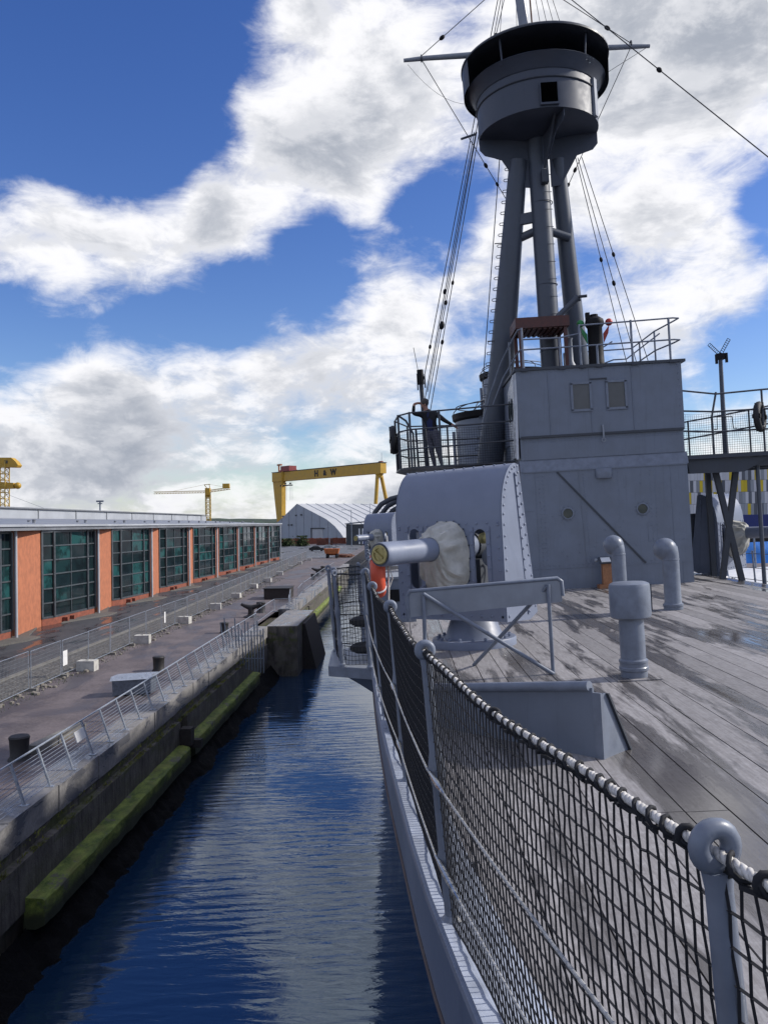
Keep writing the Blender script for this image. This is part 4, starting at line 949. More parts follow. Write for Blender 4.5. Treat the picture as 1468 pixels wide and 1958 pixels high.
for (xa, ya), (xb, yb) in zip(pr[:4], pr[1:5]):
    L = math.hypot(xb-xa, yb-ya); nc = int(L/.05); PP = {}
    for c in range(nc+1):
        for r_ in range(21):
            f = c/nc; PP[c, r_] = Vector((xa+(xb-xa)*f+.006*math.sin(c+r_*.6), ya+(yb-ya)*f, .04+1.04*r_/20+.008*math.sin(c*.8+r_*.4)))
    for c in range(nc+1):
        for r_ in range(21):
            if r_ < 20: strand(PP[c, r_], PP[c, r_+1], .003)
            if c < nc: strand(PP[c, r_], PP[c+1, r_], .003)
net.build('netting', 'net', sp, kind='stuff')
for y, z in ((10.3, .45), (10.1, .15)): MB().ball((-.55, y, z), .14, 10, (1.4, 1, .55)).build('tyre_fender', 'rubber', sp)
# rail further aft on the near side
r2 = thing('aft_guard_rail', 'netted guard rail running aft beside the second gun', 'guard rail', (-.8, 18, 0))
AFT = [(-.58, 13.0), (-.68, 15.0), (-.78, 17.0), (-.87, 19.0), (-.98, 21.5), (-1.1, 24), (-1.2, 27), (-1.35, 30)]
for x, y in AFT: stanchion(r2, x+.06, y, .0, 1, 1.1, False)
for z, r_ in ((1.09, .012), (.62, .008), (.28, .008)): MB().tube([(x+.03, y, z+dz(0, y)) for x, y in AFT], r_, 6).build('guard_wire', 'wire_dark', r2)
net = MB()
for (xa, ya), (xb, yb) in zip(AFT, AFT[1:]):
    nc = int((yb-ya)/.09)
    for c in range(nc+1):
        f = c/nc; p = Vector((xa+(xb-xa)*f+.05, ya+(yb-ya)*f, 0)); strand(p+Vector((0, 0, .05)), p+Vector((0, 0, 1.06)), .005)
    for r_ in range(11): strand(Vector((xa+.05, ya, .05+.1*r_)), Vector((xb+.05, yb, .05+.1*r_)), .005)
net.build('netting', 'net', r2, kind='stuff')
# lifebuoy at the rail
lb = thing('orange_lifebuoy', 'orange lifebuoy hung edge-on at the rail below the gun muzzle', 'lifebuoy', (-.35, 9.8, .75))
MB().torus((-.33, 9.85, 1.06), .21, .085, 'X', 28, 12).build('ring', 'orange_paint', lb)
for a in (45, 135, 225, 315):
    c = Vector((-.33, 9.85+.21*math.cos(R(a)), 1.06+.21*math.sin(R(a)))); MB().torus(c, .089, .012, Matrix.Rotation(R(a), 3, 'X') @ Matrix.Rotation(0, 3, 'X'), 14, 5).build('grab_strap', 'white_panel', lb)
MB().tube([(-.2, 9.7, 1.5), (-.2, 9.72, 1.1), (-.22, 9.7, .72)], .012, 6).tube([(-.2, 9.72, 1.2), (-.16, 9.74, 1.0), (-.2, 9.72, .9)], .006, 5).build('lanyard', 'rope', lb)

# ------------------------------------------------------------------ guns
def make_gun(label, loc, rz):
    g = thing('deck_gun', label, 'naval gun', loc, rz, SHIP, 'shielded deck guns', local=True)
    MB().lathe([(.001, .36), (.27, .36), (.30, .33), (.37, .14), (.40, .10), (.54, .10), (.55, .08), (.55, 0)], 32).build('pedestal', 'paint_gun', g)
    for i in range(18): a = i*math.tau/18; MB().lathe([(.022, 0), (.022, .035), (.001, .04)], 6, (.47*math.cos(a), .47*math.sin(a), .10)).build('bolt', 'paint_gun', g)
    hw, yf, zb, zk, th = .80, -.5, .38, 1.62, .016
    arc = [(yf+.40*(1-math.cos(R(a))), zk+.70*math.sin(R(a))) for a in range(0, 91, 9)]
    fp_ = MB()
    def front(x0, x1, z0, z1): fp_.box(((x0+x1)/2, yf, (z0+z1)/2), (x1-x0, th, z1-z0))
    def slot(x0, x1, za, zb_):
        r = (x1-x0)/2; cx = (x0+x1)/2; top = [(cx+r*math.cos(R(a)), zb_-r+r*math.sin(R(a))) for a in range(180, -1, -20)]
        fp_.prism([(x0, yf-th/2, zk)]+[(px, yf-th/2, pz) for px, pz in top]+[(x1, yf-th/2, zk)], (0, th, 0))
        bot = [(cx+r*math.cos(R(a)), za+r+r*math.sin(R(a))) for a in range(0, -181, -20)]
        fp_.prism([(x1, yf-th/2, zb)]+[(px, yf-th/2, pz) for px, pz in bot]+[(x0, yf-th/2, zb)], (0, th, 0))
    SL = [(-.60, -.42, .78, 1.56), (.40, .58, .70, 1.52)]
    front(-hw, SL[0][0], zb, zk); front(SL[0][1], SL[1][0], zb, zk); front(SL[1][1], hw, zb, zk)
    for s in SL: slot(*s)
    fp_.build('front_plate', 'paint_gun', g)
    for x0, x1, za, zz in SL:
        for x in (x0-.03, x1+.03): MB().box((x, yf-.016, (za+zz)/2), (.055, .012, zz-za+.05)).build('slot_strap', 'paint_gun', g)
    rf_ = MB(); q = len(arc); vs = [(x, y_, z_) for x in (-hw, hw) for y_, z_ in arc]+[(x, y_+.01, z_-.02) for x in (-hw, hw) for y_, z_ in arc]
    rf_.add(vs, [(j, q+j, q+j+1, j+1) for j in range(q-1)]+[(2*q+j, 2*q+j+1, 3*q+j+1, 3*q+j) for j in range(q-1)]+[(q-1, 2*q-1, 4*q-1, 3*q-1)], True); rf_.build('curved_roof', 'paint_gun', g)
    for s in (-1, 1):
        poly = [(s*(hw-.005), yf-.006, zb)]+[(s*(hw-.005), y_, z_) for y_, z_ in arc]+[(s*(hw+.01), arc[-1][0]+.06, 2.30), (s*(hw+.01), .24, .42), (s*(hw), .05, zb-.04)]
        MB().prism(poly, (s*.014, 0, 0)).build('side_plate', 'paint_gun', g)
        MB().bar((s*(hw+.02), .03, .42), (s*(hw+.02), -.12, 2.2), .012, .05, (0, 1, 0)).build('side_strap', 'paint_gun', g)
    rv = MB()
    def rivet(p, n_, r=.017):
        n_ = Vector(n_).normalized(); M = n_.to_track_quat('Z', 'Y').to_matrix(); rv.lathe([(r, 0), (r*.85, r*.5), (.001, r*.85)], 6, p, M)
    for i in range(11): x = -hw+.05+i*(2*hw-.1)/10; rivet((x, yf-.008, zk-.03), (0, -1, 0)); rivet((x, yf-.008, zb+.06), (0, -1, 0)); rivet((x, yf-.008, zb+.32), (0, -1, 0)); rivet((x, arc[-2][0]-.09, arc[-2][1]-.01), (0, -.7, .7))
    for i in range(9):
        z_ = zb+.06+i*.14
        for s in (-1, 1): rivet((s*(hw-.05), yf-.008, z_), (0, -1, 0)); rivet((s*(hw+.01), yf+.05, z_), (s, 0, 0))
    for x0, x1, za, zz in SL:
        for i in range(6):
            for x in (x0-.03, x1+.03): rivet((x, yf-.022, za+.03+i*(zz-za-.06)/5), (0, -1, 0))
    for s in (-1, 1):
        for y_, z_ in arc[1:]: rivet((s*(hw+.01), y_+.04, z_-.04), (s, 0, 0))
        for i in range(14): rivet((s*(hw+.027), .03-.15*i/13, .45+1.72*i/13), (s, 0, 0)); rivet((s*(hw+.02), .20-.26*i/13, .5+1.7*i/13), (s, 0, 0))
    rv.build('rivets', 'paint_gun', g, kind='stuff')
    ax = 1.30
    by = Matrix.Rotation(R(90), 3, 'X')        # lathe z -> local -y
    MB().lathe([(.10, -.6), (.17, -.5), (.17, .3), (.145, .9), (.14, 1.45), (.142, 1.80), (.138, 1.87), (.130, 1.885), (.112, 1.885), (.110, 1.87)], 36, (0, 0, ax), by).build('barrel', 'paint_gun', g)
    mz = MB().lathe([(.134, 1.886), (.113, 1.8865), (.112, 1.86)], 36, (0, 0, ax), by).build('muzzle_face', 'muzzle_dark', g)
    tp = MB().lathe([(.112, 1.86), (.112, 1.897), (.104, 1.905), (.074, 1.905), (.070, 1.890), (.001, 1.890)], 32, (0, 0, ax), by).build('tampion', 'brass', g)
    MB().bar((-.055, -1.9, ax+.042), (.055, -1.9, ax-.042), .022, .03, (0, 1, 0)).build('tampion_bar', 'brass', tp)
    cv_ = MB(); nA, nR = 96, 14; vs = []      # canvas blast bag laced round the barrel
    for j in range(nR+1):
        v = j/nR
        for i in range(nA):
            a = math.tau*i/nA; e1 = Vector((.32*math.copysign(abs(math.cos(a))**.8, math.cos(a)), yf-.014, 1.16+.47*math.copysign(abs(math.sin(a))**.8, math.sin(a))))
            e2 = Vector((.150*math.cos(a), yf-.40, ax+.150*math.sin(a)))
            p = e1.lerp(e2, v); bulge = math.sin(math.pi*v); hang = bulge*(.07 if math.sin(a) < -.2 else .0)
            rip = (.026*abs(math.sin(a*4.5+v*1.5))+.020*math.sin(a*11-v*3)+.012*math.sin(a*19+v*7)-.012)*math.sin(math.pi*min(1, v*.9+.1))
            d = Vector((math.cos(a), -.35, math.sin(a))); p = p+d*rip+Vector((0, -.10*bulge, -hang)); vs.append(p)
    cv_.add(vs, [(j*nA+i, j*nA+(i+1) % nA, (j+1)*nA+(i+1) % nA, (j+1)*nA+i) for j in range(nR) for i in range(nA)], True); cv = cv_.build('canvas_cover', 'canvas', g)
    hem = MB().tube([vs[i]+Vector((0, -.008, 0)) for i in range(nA)], .009, 6, closed=True)
    hem.build('cover_hem', 'canvas', cv)
    ls = MB()
    for i in range(0, nA, 4): ls.ball(vs[i]*1.0+Vector((math.copysign(.014, math.cos(math.tau*i/nA)), -.006, .012*math.sin(math.tau*i/nA))), .011, 6)
    ls.build('lacing_studs', 'paint_dark', cv, kind='stuff')
    # breech, cradle and laying gear seen through the slots
    MB().lathe([(.001, -.9), (.2, -.9), (.21, -.5), (.19, 0)], 20, (0, 0, ax), by).box((0, .25, .95), (.5, .8, .35)).box((0, .2, .62), (.36, .4, .55)).build('breech', 'paint_dark', g)
    MB().box((-.52, -.34, 1.12), (.13, .04, .78)).box((-.45, -.22, 1.1), (.03, .2, .8)).build('sight_bracket', 'paint_light', g); MB().box((-.3, .15, 1.2), (1.0, .05, 1.3)).build('ready_rack', 'paint_dark', g)
    MB().torus((.47, .02, 1.02), .16, .014, 'Y', 20, 6).bar((.31, .02, 1.02), (.63, .02, 1.02), .02, .02).bar((.47, .02, .86), (.47, .02, 1.18), .02, .02).build('handwheel', 'paint_light', g)
    MB().lathe([(.001, 0), (.07, 0), (.07, .08), (.001, .09)], 14, (.44, -.28, 1.40), by).build('sight', 'brass', g)
    MB().tube([(.52, -.25, 1.15), (.50, -.28, .95), (.53, -.3, .72)], .022, 8).build('lever', 'black', g); MB().tube([(.55, -.3, 1.44), (.55, -.3, 1.26)], .026, 8).build('grip', 'red_paint', g)
    MB().box((.53, -.22, .78), (.07, .07, .2)).build('grip', 'red_paint', g); MB().lathe([(.001, 0), (.12, 0), (.12, .1), (.001, .12)], 16, (.43, -.1, 1.15), by).build('drum', 'paint_light', g)
    return g
gun = make_gun('near grey gun with riveted shield and canvas collar facing the camera', (.85, 10.9, 0), R(-37))
dup(gun, (-.80, 36.0, -.2), R(-40), SHIP, 'second small gun half hidden behind the near gun shield')
dup(gun, (7.95, 21.5, -.38), R(46), SHIP, 'gun on the far right behind the bridge wing struts')
# tubular guard in front of the near gun
gg = thing('gun_guard', 'low plate and pipe guard standing in front of the near gun', 'guard', (.8, 8.6, 0))
MB().tube([(.0, 8.62, .62), (.0, 8.62, .88), (.03, 8.62, .93), (1.56, 8.6, .985), (1.605, 8.6, .95), (1.61, 8.6, .80)], .022, 10).build('top_rail', 'paint_small', gg)
MB().prism([(.02, 8.612, .66), (1.6, 8.592, .74), (1.6, 8.592, .965), (.02, 8.612, .915)], (0, .012, 0)).build('plate', 'paint_light', gg)
for a, b in (((.17, 8.58, .90), (.15, 8.6, .0)), ((1.46, 8.57, .93), (1.465, 8.6, .0)), ((.17, 8.57, .90), (1.46, 8.56, .005)), ((1.45, 8.57, .91), (.70, 9.3, .005))):
    MB().tube([a, b], .021, 10).build('strut', 'paint_small', gg)
# breakwater
bw = thing('breakwater', 'low grey steel breakwater with rounded top rail crossing the deck', 'breakwater', (.7, 6.1, 0))
A_, B_ = Vector((-.02, 6.85, 0)), Vector((1.205, 5.585, 0)); tt = (B_-A_).normalized(); nn = Vector((tt.y, -tt.x, 0)); bh = .47
nn = nn if nn.y > 0 else -nn
up = Vector((0, 0, 1))
bl_ = .27
MB().prism([A_, B_, B_+up*bh, A_+up*bl_], nn*.02).build('plate', 'paint', bw)
MB().tube([A_+up*(bl_+.01), B_-tt*.02+up*(bh+.01)], .035, 14).build('top_rail', 'paint_small', bw)
MB().prism([B_-nn*.005, B_+tt*.065-nn*.005, B_+tt*.065+up*(bh-.03)-nn*.005, B_+up*(bh-.03)-nn*.005], nn*.02).build('end_flange', 'paint_small', bw)
for f in (.999, .6, .2):
    P = A_.lerp(B_, f)+tt*(.05 if f > .9 else 0)
    bz = (bl_+(bh-bl_)*f)-.04
    gs = MB().prism([P+nn*.02, P+nn*.30, P+nn*.06+up*bz, P+nn*.02+up*bz], tt*.014).build('gusset', 'paint_small', bw)
    MB().prism([P+nn*.30-tt*.02, P+nn*.318-tt*.02, P+nn*.078+up*bz-tt*.02, P+nn*.06+up*bz-tt*.02], tt*.055).build('gusset_flange', 'paint_dark', gs)

# ------------------------------------------------------------------ ventilators
mv = thing('mushroom_vent', 'short grey mushroom-headed ventilator in the middle of the deck', 'ventilator', (2.19, 8.2, 0))
c = (2.19, 8.2, 0)
MB().lathe([(.128, 0), (.128, .07), (.142, .08), (.142, .105), (.134, .115), (.134, .15), (.140, .155), (.140, .175), (.122, .19), (.120, .60)], 32, c).build('stem', 'paint_small', mv)
MB().lathe([(.10, .585), (.17, .585), (.192, .60), (.198, .63), (.198, .90), (.190, .925), (.16, .94), (.001, .945)], 36, c).build('head', 'paint_small', mv)
MB().box((2.395, 8.2, .78), (.012, .05, .26)).build('catch', 'paint_dark', mv)
MB().box((2.19, 8.2, .006), (.42, .40, .012)).build('base_plate', 'deck_wood', mv)
def cowl(base, r, h, rb, lab):
    v = thing('cowl_vent', lab, 'ventilator', base); x, y, _ = base; m = MB()
    m.lathe([(r*1.15, 0), (r*1.15, .05), (r*1.22, .06), (r*1.22, .09), (r*1.08, .10), (r, .13), (r, h), (r*1.04, h+.005), (r*1.04, h+.02), (r, h+.025)], 28, base); m.build('pipe', 'paint_small', v)
    # elbow swelling into a rounded hood that opens aft and to the left
    dirv = Vector((.20, .98, 0)); top = Vector((x, y, h+.02)); k = rb/.19; hc = top+Vector((-.065*k, .05, .165*k))
    prof = [(r, h+.02), (r*1.02, h+.05)]
    hd = MB(); pts = [top, top+Vector((-.004, 0, .04*k)), top+Vector((-.015, .01, .08*k)), top+Vector((-.03, .03, .12*k))]
    hd.tube(pts, [r, r*1.05, r*1.18, r*1.32], 28, caps=False); hd.ball(hc, rb, 28, (1, 1.05, 1.0)); hd.build('hood', 'paint_small', v)
    MB().tube([hc+dirv*rb*.55, hc+dirv*rb*1.12], [rb*.93, rb*.90], 24).build('hood_mouth', 'paint_dark', v)
cowl((4.30, 13.5, 0), .132, .80, .185, 'taller right cowl ventilator with round hood near the deckhouse'); cowl((3.36, 13.1, 0), .108, .95, .160, 'slimmer cowl ventilator rising behind the mushroom vent')
ws = thing('information_stand', 'small wooden stand with a tilted white panel against the deckhouse', 'stand', (4.3, 17.9, 0))
MB().box((4.3, 17.9, .04), (.34, .26, .08)).build('foot', 'stand_wood', ws); MB().box((4.32, 17.9, .32), (.19, .12, .5)).build('post', 'stand_wood', ws)
MB().box((4.30, 17.86, .60), (.28, .22, .02), M=Matrix.Rotation(R(35), 3, 'X')).build('panel', 'paint_dark', ws); MB().box((4.30, 17.845, .612), (.20, .15, .012), M=Matrix.Rotation(R(35), 3, 'X')).build('panel_sheet', 'white_panel', ws)
MB().ball((4.12, 17.95, .60), .045, 10).build('speaker', 'paint_light', ws)

# ------------------------------------------------------------------ bridge deckhouse
YF = 18.18
dh = thing('bridge_deckhouse', 'tall grey riveted bridge deckhouse with two windows and two portholes', 'deckhouse', (4.45, YF, 0))
x0, x1 = 2.64, 6.28
def dbox(xa, xb, ya, yb, za, zb): return MB().box(((xa+xb)/2, (ya+yb)/2, (za+zb)/2), (xb-xa, yb-ya, zb-za))
dbox(x0, x1, YF, 22, -.2, 2.61).build('lower_wall', 'paint', dh)
MB().prism([(x0, YF-.012, 2.61), (x0, YF+.07, 2.87), (x0, 21.9, 2.87), (x0, 22, 2.61)], (x1+.03-x0, 0, 0)).build('sloped_ledge', 'paint_small', dh)
dbox(x0+.04, x1-.02, YF+.05, 21.5, 2.87, 3.38).build('middle_wall', 'paint', dh)
dbox(x0+.02, x1, YF+.01, 21.5, 3.36, 4.84).build('upper_wall', 'paint', dh)
dbox(x0-.02, x1+.09, YF-.03, 21.6, 4.84, 4.90).build('roof', 'paint_dark', dh)
def wall_strip(a, b, y=YF, w=.018, d=.014, m='paint'): MB().bar((a[0], y, a[1]), (b[0], y, b[1]), w, d*2, (0, 1, 0)).build('seam_and_shadow', m, dh)
yu = YF+.01
for xx in (3.36, 4.27, 5.19): wall_strip((xx, 3.38), (xx+.0, 4.80), yu)
wall_strip((x0+.05, 3.37), (x1-.02, 3.37), yu, .05, .02, 'paint_dark')  # dark strip paints in the shadow line of the mid ledge
wall_strip((x0+.05, 2.60), (x1, 2.60), YF, .03, .02); wall_strip((x0, .46), (5.9, .46), YF, .012, .008); wall_strip((3.98, .46), (3.90, 2.58), YF, .014, .008); wall_strip((5.9, .46), (5.9, 2.58), YF, .01, .006); wall_strip((2.95, .3), (2.95, 2.58), YF, .01, .006); wall_strip((5.35, .95), (5.35, 1.35), YF, .012, .006); wall_strip((5.35, .95), (6.2, .95), YF, .012, .006)
wall_strip((x1-.22, 0), (x1-.22, .46), YF, .012, .007); wall_strip((x1-.22, .46), (x1, .46), YF, .012, .007); wall_strip((2.7, 1.75), (2.9, 1.75), YF, .012, .01)
MB().bar((3.44, YF-.012, 2.57), (5.25, YF-.012, .48), .035, .03, (0, 1, 0)).build('drain_bar', 'paint_dark', dh)
def window(xa, za, xb, zb, y):
    f = MB(); tk = .05
    for a, b in (((xa, za), (xb, za)), ((xb, za), (xb, zb)), ((xb, zb), (xa, zb)), ((xa, zb), (xa, za))): f.bar((a[0]-(tk/2 if a[1] == b[1] and a[0] < b[0] else -tk/2 if a[1] == b[1] else 0), y-.012, a[1]), (b[0]+(tk/2 if a[1] == b[1] and a[0] < b[0] else -tk/2 if a[1] == b[1] else 0), y-.012, b[1]), .04, tk, (1, 0, 0) if a[0] == b[0] else (0, 0, 1))
    w = f.build('window', 'paint_small', dh); MB().quad((xa, y-.006, za), (xb, y-.006, za), (xb, y-.006, zb), (xa, y-.006, zb)).build('pane', 'frosted_glass', w)
window(3.86, 3.90, 4.27, 4.50, yu); window(4.63, 3.90, 5.04, 4.50, yu)
MB().bar((4.27, yu-.02, 4.575), (4.64, yu-.02, 4.575), .03, .02).bar((4.63, yu-.01, 4.56), (4.63, yu-.01, 4.0), .015, .02, (0, 1, 0)).build('window_track', 'paint_dark', dh)
for xx, zz in ((3.62, 1.65), (5.25, 1.66)):
    ry = Matrix.Rotation(R(90), 3, 'X')
    ph_ = MB().lathe([(.135, 0), (.135, .02), (.115, .028), (.105, .02), (.105, -.03)], 28, (xx, YF, zz), ry)
    for i in range(10): a = i*math.tau/10+.2; ph_.ball((xx+.165*math.cos(a), YF-.004, zz+.165*math.sin(a)), .012, 6)
    o = ph_.build('porthole', 'paint_small', dh); MB().lathe([(.106, .004), (.001, .005)], 28, (xx, YF, zz), ry).build('glass', 'porthole_glass', o)
lm_ = MB().prism([(4.25, YF, 2.56), (4.65, YF, 2.56), (4.64, YF-.13, 2.53), (4.64, YF-.12, 2.42), (4.62, YF, 2.38), (4.28, YF, 2.38), (4.26, YF-.12, 2.42), (4.26, YF-.13, 2.53)], (0, 0, .0)) if False else MB().lathe([(.001, .13), (.17, .13), (.19, .10), (.19, -.04), (.17, -.08), (.001, -.085)], 20, (4.45, YF, 2.46), Matrix.Diagonal((1, .6, 1)))
lm_.build('lamp_box', 'paint_small', dh)
MB().tube([(4.49, YF-.02, 3.55), (4.49, YF-.05, 3.42), (4.49, YF-.04, 3.28)], .02, 8).torus((4.49, YF-.04, 3.22), .04, .011, 'Y', 14, 6).build('shackle', 'paint_light', dh)
rv = MB(); rr_ = random.Random(4)
def rivl(p, q, n):
    for i in range(n):
        f = i/(n-1); rv.lathe([(.013, 0), (.010, .007), (.0005, .010)], 5, (p[0]+(q[0]-p[0])*f, p[2], p[1]+(q[1]-p[1])*f), Matrix.Rotation(R(90), 3, 'X'))
for xx in (3.03, 3.12, 4.75, 5.45, 5.55): rivl((xx, .55, YF), (xx, 2.5, YF), 22)
for zz in (3.30, 3.26): rivl((x0+.1, zz, YF+.05), (x1-.1, zz, YF+.05), 60)
for xx in (2.74, 6.2): rivl((xx, 3.45, yu), (xx, 4.75, yu), 10)
rivl((x0+.1, .52, YF), (5.8, .52, YF), 30); rivl((x0+.1, 4.79, yu), (x1-.1, 4.79, yu), 26); rivl((4.06, .55, YF), (4.0, 2.5, YF), 30)
for i in range(60): rv.lathe([(.012, 0), (.009, .007), (.0005, .010)], 5, (rr_.uniform(2.9, 6.1), YF, rr_.uniform(.6, 2.5)), Matrix.Rotation(R(90), 3, 'X'))
rv.build('rivets', 'paint', dh, kind='stuff')
# side wing of the wheelhouse, sky sheen painted in pale, with oval openings
sw_ = MB().prism([(2.63, 18.24, 2.95), (2.63, 19.2, 2.95), (2.63, 19.2, 4.5), (2.63, 18.24, 4.78)], (-.04, 0, 0)).build('side_screen', 'paint_sheen', dh)
for yy in (18.55, 18.95): MB().lathe([(.16, 0), (.16, .012), (.12, .012)], 18, (2.588, yy, 4.05), Matrix.Rotation(R(-90), 3, 'Y') @ Matrix.Diagonal((1.6, 1, 1))).lathe([(.125, .005), (.001, .006)], 18, (2.588, yy, 4.05), Matrix.Rotation(R(-90), 3, 'Y') @ Matrix.Diagonal((1.6, 1, 1))).build('oval_opening', 'porthole_glass', sw_)
MB().bar((2.6, 18.22, 2.9), (2.66, 18.22, 4.8), .05, .05, (0, 1, 0)).build('corner_angle', 'paint_sheen', dh)
# rail on the deckhouse roof
rr2 = thing('roof_rail', 'pipe railing round the roof of the bridge deckhouse', 'railing', (4.45, 18.3, 4.9))
zr = 4.9
for xx, h in ((2.86, .92), (3.68, .66), (4.13, .92), (4.5, .05), (5.27, .95), (6.1, .95)):
    MB().tube([(xx, 18.3, zr-.06), (xx, 18.3, zr+max(h, .45))], .026, 8).lathe([(.05, 0), (.05, .02), (.03, .05)], 10, (xx, 18.3, zr-.02)).build('stanchion', 'paint_small', rr2)
    MB().bar((xx-.08, 18.14, zr-.06), (xx+.08, 18.14, zr-.06), .03, .03).build('clip', 'paint_dark', rr2)
for xx, yy in ((6.12, 19.4), (6.12, 20.6), (5.3, 21.4), (4.4, 21.4), (2.75, 19.6), (2.75, 20.8)): MB().tube([(xx, yy, zr), (xx, yy, zr+.9)], .022, 8).build('stanchion', 'paint_small', rr2)
def rail(pts, r_=.018): MB().tube(pts, r_, 8).build('rail', 'paint_small', rr2)
rail([(4.13, 18.3, zr+.90), (5.27, 18.3, zr+.92), (6.2, 18.3, zr+.94), (6.33, 18.32, zr+.93), (6.30, 18.6, zr+.93), (6.12, 19.4, zr+.90), (6.12, 21.3, zr+.90), (4.4, 21.4, zr+.9)])
rail([(2.80, 18.3, zr+.43), (4.13, 18.3, zr+.44), (5.27, 18.3, zr+.45), (6.2, 18.3, zr+.46), (6.33, 18.32, zr+.45), (6.30, 18.6, zr+.45), (6.12, 19.4, zr+.45), (6.12, 21.3, zr+.45), (4.4, 21.4, zr+.45)])
rail([(2.86, 18.3, zr+.90), (2.78, 18.32, zr+.88), (2.7, 18.6, zr+.75), (2.45, 19.0, zr+.3), (2.2, 19.2, zr-.35), (2.0, 19.3, zr-1.0)]); rail([(2.8, 18.3, zr+.43), (2.7, 18.5, zr+.3), (2.45, 18.8, zr-.1), (2.2, 19.0, zr-.7)])
rail([(2.86, 18.3, zr+.66), (3.68, 18.3, zr+.65), (4.13, 18.3, zr+.72)]); rail([(4.75, 18.9, zr+.0), (4.75, 18.9, zr+.48), (5.0, 18.9, zr+.62)], .016); rail([(4.75, 18.9, zr+.12), (5.0, 18.9, zr+.2), (5.3, 18.9, zr+.2), (6.1, 18.95, zr+.75)], .016)
# wooden lookout stand on the roof
wp = thing('wooden_lookout_stand', 'dark red wooden slatted stand on legs on the deckhouse roof', 'stand', (3.4, 19, 4.9))
MB().box((3.4, 19.15, 6.02), (1.22, .95, .24)).build('top', 'mahogany', wp)
for i in range(10): MB().bar((2.86+i*.12, 18.72, 5.885), (2.86+i*.12, 19.6, 5.885), .07, .03).build('slat', 'mahogany', wp)
for xx in (2.9, 3.92):
    for yy in (18.76, 19.5): MB().box((xx, yy, 5.40), (.075, .075, 1.0)).build('leg', 'mahogany', wp)
bn = thing('binnacle', 'black compass binnacle with green and red iron spheres', 'binnacle', (4.62, 18.9, 4.9))
MB().lathe([(.20, 0), (.20, .1), (.175, .15), (.165, .95), (.20, 1.0), (.22, 1.05), (.20, 1.14), (.12, 1.2), (.09, 1.2), (.09, 1.26), (.001, 1.26)], 24, (4.62, 18.9, 4.9)).build('column', 'black', bn)
MB().box((4.46, 18.85, 6.12), (.09, .09, .16)).build('side_lamp', 'black', bn)
for s, m, xx in ((-1, 'green_paint', 4.30), (1, 'red_paint', 4.95)):
    MB().ball((xx, 18.9, 5.97), .085, 18).build('iron_sphere', m, bn); MB().prism([(xx, 18.88, 5.90), (xx-s*.14, 18.88, 5.72), (xx-s*.14, 18.88, 5.5), (xx-s*.03, 18.88, 5.72)], (0, .05, 0)).build('bracket', m, bn)
tsx = thing('signal_telescope', 'grey sighting telescope on a conical pedestal behind the wooden stand', 'telescope', (4.15, 19.6, 4.9))
MB().lathe([(.22, 0), (.20, .08), (.07, .35), (.06, .85), (.08, .9)], 18, (4.18, 19.6, 4.9)).build('pedestal', 'paint_light', tsx)
MB().tube([(3.82, 19.5, 6.22), (4.0, 19.5, 6.38), (4.38, 19.5, 6.70), (4.42, 19.5, 6.73)], [.06, .07, .075, .10], 14).build('tube', 'paint_mast', tsx)
MB().tube([(4.42, 19.42, 6.73), (4.60, 19.35, 6.72)], .035, 10).build('eyepiece', 'paint_dark', tsx)
MB().bar((4.16, 19.6, 5.75), (4.02, 19.55, 6.3), .08, .08).build('yoke', 'paint_dark', tsx)
MB().box((4.95, 19.6, 5.0), (.5, .4, .2)).build('locker', 'paint_light', rr2)

# ------------------------------------------------------------------ tripod mast with fighting top
ms = thing('tripod_mast', 'dark grey tripod mast with a drum-shaped top, yard and rigging', 'mast', (3.8, 20, 0))
MX, MY = 3.80, 20.0
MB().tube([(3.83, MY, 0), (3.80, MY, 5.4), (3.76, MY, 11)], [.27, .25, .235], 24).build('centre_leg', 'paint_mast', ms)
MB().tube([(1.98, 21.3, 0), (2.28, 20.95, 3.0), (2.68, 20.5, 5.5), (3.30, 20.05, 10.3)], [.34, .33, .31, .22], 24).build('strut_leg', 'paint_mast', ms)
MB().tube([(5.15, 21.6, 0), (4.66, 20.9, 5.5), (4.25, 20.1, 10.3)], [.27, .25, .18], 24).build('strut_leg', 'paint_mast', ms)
MB().tube([(2.9, 20.3, 8.35), (3.75, 20.0, 8.6)], .10, 10).tube([(3.75, 20, 8.6), (4.45, 20.2, 8.4)], .10, 10).bar((3.2, 20.05, 8.85), (3.7, 20, 8.9), .12, .25).build('collar_brace', 'paint_mast', ms)
for z in (4.0, 5.6, 7.2, 9.2): MB().torus((3.80, MY, z), .25, .012, 'Z', 24, 5).build('band', 'paint_mast', ms)
for i in range(27):
    f = i/26; z = 3.4+6.7*f; P = lambda zz: Vector((lerp([(3, 2.28), (5.5, 2.68), (10.3, 3.30)], zz), lerp([(3, 20.95), (5.5, 20.5), (10.3, 20.05)], zz), zz)); r_ = lerp([(3, .33), (5.5, .31), (10.3, .22)], z); p = P(z)
    MB().tube([p+Vector((-r_+.01, -.04, .04)), p+Vector((-r_-.08, -.05, .03)), p+Vector((-r_-.10, -.05, 0)), p+Vector((-r_-.08, -.05, -.03)), p+Vector((-r_+.01, -.04, -.03))], .010, 5).build('rung', 'paint_mast', ms)
for i in range(11): z = 5.6+i*.42; MB().bar((3.80+.20, MY-.25, z), (3.80+.02, MY-.28, z), .012, .012).build('cleat', 'paint_dark', ms)
ZB = 10.85; RD = 1.43
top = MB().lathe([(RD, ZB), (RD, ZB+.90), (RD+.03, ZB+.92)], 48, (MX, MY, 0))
top.lathe([(RD-.03, ZB), (RD-.03, ZB+.9)], 48, (MX, MY, 0)); tp_ = top.build('fighting_top', 'paint_top', ms)
